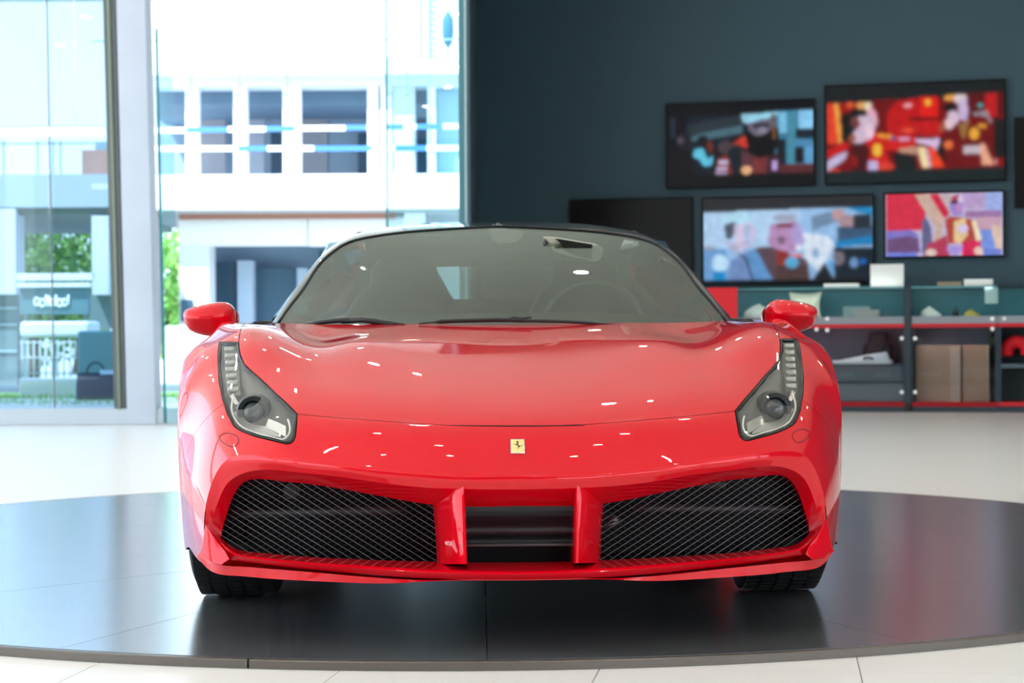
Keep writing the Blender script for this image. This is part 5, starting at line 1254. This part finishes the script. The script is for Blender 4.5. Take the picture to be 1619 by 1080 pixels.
# pillars and front roof edge: strip between glass edge and the outer line, then the roof itself
OUT = [(430,511,.70),(449,482,.79),(469,453.5,.88),(501.5,411.6,1.05),(514,398.5,1.12),(528.6,387,1.20),(558,371.5,1.32),(607.6,360.5,1.45),(667,353.3,1.58),(736,351.2,1.68)]
outer = spline([L(*p) for p in OUT] + [np.array([0, 1.75, at_y(785, 350.5, 1.75)[2]])], 80)
inner = np.concatenate([edge, top[1:]]); inner = spline(inner[::4], 80)
mid = (outer + inner) / 2
for k in range(80):
    t = k / 79; mid[k] += np.array([-.002 + .010 * (1 - t), -.004, .004 + .008 * t]) * (1 if t < .93 else (1 - t) / .07 * 1)
LIFT = np.array([0, .004, .004])
G = []
for t in np.linspace(0, 1, 9):
    G.append(inner * (1 - t) * (1 - t) + 2 * t * (1 - t) * mid * 1.0 + outer * t * t + 0)
G = np.array(G); G = np.concatenate([[G[0] + np.array([0, .02, -.012])], G])
ROOFM = mat('dark_roof_paint', (.02, .021, .022), .25, 0, 1.0, .02)
for s in (-1, 1):
    g = G.copy(); g[..., 0] *= s
    k0 = 46
    b = MB(); b.grid(g[:, :k0]); b.build('windscreen_pillar', PAINT if False else ROOFM, car)
    b = MB(); b.grid(g[:, k0 - 1:]); b.build('roof_front', ROOFM, car)
# roof top and buttresses going back from the outer line
secs = []
o_r = outer[20:]                                    # from the pillar bend to the centre
base = spline(o_r[::3], 40)
st = [(1.9, 1.197, 1.12, .545), (2.2, 1.165, 1.09, .53), (2.5, 1.09, 1.02, .53)]
C = [base]
for y, zc, ze, xe in st:
    C.append(np.array([[xe * math.cos(a) ** .6 if a < math.pi / 2 - 1e-6 else 0, y + (1 - math.sin(a)) * .25, ze + (zc - ze) * math.sin(a) ** .8] for a in np.linspace(0, math.pi / 2, 40)]))
A = loft(np.array(C), 40, 16)
for s in (-1, 1):
    g = A.copy(); g[..., 0] *= s; b = MB(); b.grid(g); b.build('roof', ROOFM, car)
# side windows, rear buttress, rear screen
for s in (-1, 1):
    lo = np.array([((.772 + .02 * (y - .74)) * s, y, .81) for y in np.linspace(.74, 2.35, 20)])
    up = []
    oo = outer[:46]
    for y in np.linspace(.74, 2.35, 20):
        if y < 1.3: k = int(np.argmin(abs(oo[:, 1] - y))); up.append((oo[k][0] * s, y, oo[k][2]))
        else: up.append(((.62 - (y - 1.3) * .06) * s, y, 1.105 - max(0, y - 1.6) ** 2 * .42))
    b = MB(); b.grid([lo, (lo + np.array(up)) / 2 + np.array([.004 * s, 0, .004]), up]); b.build('side_window', SIDEG, car)
    b = MB(); b.grid([[(.80 * s, 2.2, .83), (.81 * s, 2.6, .85), (.80 * s, 3.0, .85)], [(.70 * s, 2.3, 1.0), (.66 * s, 2.6, .96), (.68 * s, 3.0, .90)], [(.55 * s, 2.35, 1.09), (.52 * s, 2.65, 1.03), (.5 * s, 3.0, .91)]]); b.build('rear_buttress', PAINT, car)
    b = MB(); b.tube([(.80 * s, .50, .80), (.80 * s, .9, .808), (.80 * s, 2.3, .83)], .012, 6); b.build('window_seal', BLACK, car)
b = MB(); b.grid([[(x, 2.45 + .05 * (1 - abs(x) / .5), 1.10 - .08 * (abs(x) / .5)) for x in np.linspace(-.5, .5, 9)], [(x, 2.98, .905) for x in np.linspace(-.5, .5, 9)]])
b.build('rear_screen', glass('rear_glass', (.75, .9, .88), 1.4), car)
# cowl panel under the windscreen
b = MB(); g = []
for f, dz in ((-.10, -.03), (0, -.012), (.06, .0)):
    g.append([(x, y + f, z + dz) for x, y, z in Wfull[0]])
b.grid(g); b.build('cowl_panel', BLACK, car)
# wipers
def wp(px, py, y): return at_y(px, py, y)
b = MB()
b.tube(spline([wp(455, 516, .50), wp(480, 513.5, .48), wp(520, 508.5, .44), wp(560, 506.0, .42), wp(600, 508, .40), wp(640, 514, .36)], 24), [.004] * 6 + [.008] * 12 + [.005] * 6, 6)
b.tube([wp(540, 508, .43), wp(575, 506, .41), wp(622, 515, .36)], .009, 6)
b.build('wiper', BLACK, car)
b = MB()
b.tube(spline([wp(662, 512, .34), wp(700, 508.5, .34), wp(760, 506.5, .33), wp(806, 506, .32), wp(830, 507, .31)], 20), [.003] * 4 + [.0075] * 16, 6)
b.tube([wp(806, 503.5, .32), wp(812, 502, .32), wp(826, 503.5, .31), wp(840, 501.8, .31)], .003, 5)
b.tube(spline([wp(800, 507, .32), wp(850, 507.5, .31), wp(900, 509, .32), wp(960, 512.5, .34), wp(990, 514, .36)], 20), [.0055] * 14 + [.003] * 6, 6)
b.build('wiper', BLACK, car)
# ---- cabin
DASH = mat('dash_leather', (.035, .036, .034), .6); SEAT = mat('seat_leather', (.030, .029, .028), .5)
b = MB(); ps = spline([(0, .42, .76), (0, .60, .80), (0, .85, .835), (0, 1.02, .825), (0, 1.08, .76), (0, 1.05, .55)], 16)
b.grid([[(x, p[1] + .10 * (x / .7) ** 2, p[2] - .03 * (x / .7) ** 4) for x in np.linspace(-.72, .72, 20)] for p in ps]); b.build('dashboard', DASH, car)
b = MB(); c = np.array([.345, 1.20, 0.795]); tl = math.radians(22)
ring = [c + np.array([math.cos(t) * .178, math.sin(t) * .178 * math.sin(tl), math.sin(t) * .172 * math.cos(tl)]) for t in np.linspace(0, 2 * math.pi, 41)[:-1]]
b.tube(ring, .010, 8, closed=True)
for a in (0, math.pi, -math.pi / 2): b.tube([c, c + np.array([math.cos(a) * .17, 0, math.sin(a) * .16])], .013, 6)
b.tube([c + np.array([0, -.01, 0]), c + np.array([0, -.06, 0])], .055, 14); b.build('steering_wheel', mat('wheel_leather', (.12, .13, .12), .2, coat=.6), car)
for x0 in (-.36, .36):
    G = []
    for z, w, y, dp in ((.30, .24, 1.62, .10), (.50, .25, 1.72, .10), (.70, .25, 1.80, .10), (.84, .235, 1.86, .09), (.92, .19, 1.89, .08), (.97, .135, 1.91, .07), (1.03, .13, 1.92, .065), (1.07, .10, 1.93, .05), (1.085, .03, 1.935, .02)):
        G.append([(x0 + w * math.copysign(abs(math.cos(t)) ** .7, math.cos(t)), y + dp * math.copysign(abs(math.sin(t)) ** .7, math.sin(t)), z) for t in np.linspace(0, 2 * math.pi, 25)[:-1]])
    b = MB(); b.grid(G, close_u=True); b.f.append(tuple(range(len(b.v) - 24, len(b.v)))); b.build('seat', SEAT, car)
# bulkhead behind the seats with the small back window opening
b = MB()
zc = lambda py: at_y(790, py, 2.10)[2]
x_at = lambda px: at_y(px, 450, 2.10)[0]
wl_, wr_, zt, zb = x_at(690), x_at(888), zc(421), zc(473)
for a, c in (((-.74, .2), (.74, .84)), ((-.60, .84), (.60, zb)), ((-.52, zt), (.52, 1.12)), ((-.56, zb), (wl_, 1.09)), ((wr_, zb), (.56, 1.09))):
    b.box((a[0], 2.09, a[1]), (c[0], 2.13, c[1]))
b.add([(wl_ - .001, 2.085, zb), (x_at(716), 2.085, zb), (wl_ - .001, 2.085, zt - .008)], [(0, 1, 2)])
b.add([(wr_ + .001, 2.085, zb), (x_at(864), 2.085, zb), (wr_ + .001, 2.085, zt - .008)], [(0, 1, 2)])
b.build('rear_bulkhead', mat('cabin_trim', (.05, .052, .048), .7), car, smooth=False)
b = MB(); G = [[(x, y, z) for x in np.linspace(-.52, .52, 6)] for y, z in ((1.22, 1.125), (1.5, 1.155), (1.9, 1.155), (2.12, 1.12))]
b.grid(G); b.build('headliner', mat('headliner', (.10, .10, .09), .8), car)
# interior mirror and sensor housing at the top of the windscreen
def face(pts, y0, name, m, parent, th=.02, bevel=.004, dy=0):
    b = MB(); n = len(pts)
    fr = [at_y(px, py, y0) for px, py in pts]; bk = [p + np.array([0, th, 0]) for p in fr]
    b.add(fr + bk, [tuple(range(n))] + [tuple(range(2 * n - 1, n - 1, -1))] + [(i, (i + 1) % n, (i + 1) % n + n, i + n) for i in range(n)])
    return b.build(name, m, parent, smooth=False, bevel=bevel)
rm = face([(858, 374), (866, 374), (880, 375), (940, 385), (953, 392), (956, 402), (951, 412), (942, 416), (925, 414), (885, 405), (872, 398), (866, 386)], 1.00, 'mirror_shell', mat('mirror_shell', (.46, .47, .38), .5), car, .03, .006)
rm.name = 'interior_mirror'; rm['label'] = 'tilted interior mirror with pale shell and black rim'
lpz = [at_y(px, py, .997) for px, py in [(861, 378), (868, 388), (874, 399), (888, 406), (925, 413.5), (941, 414.5), (950, 410), (954, 402), (953, 396)]]
b = MB(); b.tube(spline(lpz, 40), [.002 + .0065 * math.sin(math.pi * min(1, k / 30)) for k in range(40)], 5); b.build('mirror_rim', BLACK, rm)
face([(877, 376.5), (937, 386), (935, 409), (905, 402), (893, 396), (887, 385)], .988, 'mirror_glass', mat('mirror_dark', (.012, .013, .010), .12), rm, .008, .002)
face([(771, 362), (829, 361.5), (824, 377), (814, 383), (788, 384), (777, 379)], 1.21, 'sensor_housing', mat('sensor_housing', (.46, .36, .33), .5), car, .03, .006)
# ---- wheels
def wheel(x, y, r, w, s):
    t = MB(); prof = []
    for a, q in ((-.5, .70), (-.5, .90), (-.46, .965), (-.36, .995), (-.2, 1.0), (.2, 1.0), (.36, .995), (.46, .965), (.5, .90), (.5, .70)):
        prof.append((a * w, q * r))
    n = 72; z0 = r * 1.0125
    G = [[(x + a, y + math.cos(k * 2 * math.pi / n) * q, z0 + math.sin(k * 2 * math.pi / n) * q) for k in range(n)] for a, q in prof]
    t.grid(G, close_u=True); o = t.build('tyre', RUBBER, None)
    t = MB()                                    # raised tread blocks
    for k in range(n):
        for row in range(5):
            a0 = -.44 + row * .18 ; sk = .5 * row
            t0 = (k + .12 + sk) * 2 * math.pi / n; t1 = (k + .86 + sk) * 2 * math.pi / n
            ps = []
            for rr in (.99, 1.012 if 0 < row < 4 else 1.004):
                ps += [(x + a * w, y + math.cos(t_) * rr * r, z0 + math.sin(t_) * rr * r) for a, t_ in ((a0, t0), (a0 + .15, t0), (a0 + .15, t1), (a0, t1))]
            t.add(ps, [(4, 5, 6, 7), (0, 1, 5, 4), (1, 2, 6, 5), (2, 3, 7, 6), (3, 0, 4, 7)])
    tr = t.build('tread', RUBBER, None, smooth=False); tr['kind'] = 'stuff'
    t = MB(); G = [[(x + a, y + math.cos(k * 2 * math.pi / n) * q, z0 + math.sin(k * 2 * math.pi / n) * q) for k in range(n)] for a, q in ((-.48 * w, .70 * r), (-.40 * w, .68 * r), (.40 * w, .68 * r), (.48 * w, .70 * r), (.49 * w, .74 * r))]
    t.grid(G, close_u=True)
    xo = x + s * .40 * w
    for k in range(10):
        a = k * math.pi / 5 + (.12 if k % 2 else -.12)
        t.tube([(xo, y + math.cos(a) * .04, z0 + math.sin(a) * .04), (xo, y + math.cos(a) * .69 * r, z0 + math.sin(a) * .69 * r)], .014, 6)
    t.tube([(xo - .03, y, z0), (xo + .012 * s, y, z0)], .06, 20)
    rim = t.build('rim', mat('rim_metal', (.12, .12, .125), .3, .8), None, auto=40)
    return o, tr, rim
for (x, y, r, w) in ((.79, 0, .338, .245), (.815, 2.65, .345, .305)):
    for s in (-1, 1):
        o, tr, rim = wheel(x * s, y, r, w, s)
        o.name = 'wheel'
        o.parent = car; tr.parent = o; rim.parent = o
        b = MB()                                 # wheel arch liner
        rr = r + .035
        G = [[(s * xx, y + math.cos(a) * rr, r + math.sin(a) * rr) for xx in (x - w / 2 - .03, x + .075)] for a in np.linspace(-.35, math.pi + .35, 24)]
        b.grid(G); b.build('arch_liner', BLACK, car)
# ---- door mirrors
def dmirror(s):
    st = [(287.8, 495, 499, .0), (289.5, 492.5, 507, .35), (293, 489.5, 516, .6), (300, 486.5, 523.5, .8), (310, 483.5, 528, .92), (322, 481, 531, 1), (336, 478.3, 532.5, 1), (348, 477.2, 531, .98), (357, 478, 528, .9), (364, 481.5, 524, .75), (369, 488, 518, .5), (371.3, 497, 509, .2)]
    G = []
    for px, t_, b_, d in st:
        p0 = L(px, t_, .74); p1 = L(px, b_, .74); c = (p0 + p1) / 2; h = (p0[2] - p1[2]) / 2
        ring = []
        for k in range(28):
            a = 2 * math.pi * k / 28
            cy, cz = math.cos(a), math.sin(a)
            dy = -.095 * d * max(0, -cy) ** .9 * (1.0 if cz > 0 else .8) if cy < 0 else .02 * d * cy
            zz = math.copysign(abs(cz) ** .9, cz) * h
            ring.append((c[0] * s, .78 + dy - .02 * d, c[2] + zz))
        G.append(ring)
    b = MB(); b.grid(G, close_u=True); b.f.append(tuple(range(28))); b.f.append(tuple(range(len(b.v) - 1, len(b.v) - 29, -1)))
    o = b.build('door_mirror', PAINT, car)
    g = [(c * .93 + .07 * np.mean(np.array(r_), axis=0)) for c, r_ in zip([np.array(r2) for r2 in G], G)]
    b = MB(); b.tube([Lf(345, 530, .79, s), Lf(356, 528, .80, s) + np.array([-.06 * s, 0.0, -.02]), np.array([.84 * s, .84, .78])], [.022, .02, .024], 8); b.build('mirror_arm', PAINT if False else BLACK, o)
    cg = np.array([(G[5][0][0] + G[8][0][0]) / 2, .803, (G[6][7][2] + G[6][21][2]) / 2])
    b = MB(); n = 24
    b.add([cg + np.array([math.copysign(abs(math.cos(a)) ** .6, math.cos(a)) * .075, 0.0, math.copysign(abs(math.sin(a)) ** .6, math.sin(a)) * .038]) for a in np.linspace(0, 2 * math.pi, n + 1)[:-1]], [tuple(range(n))]); b.build('mirror_glass', CHROME, o, smooth=False)
both(dmirror)
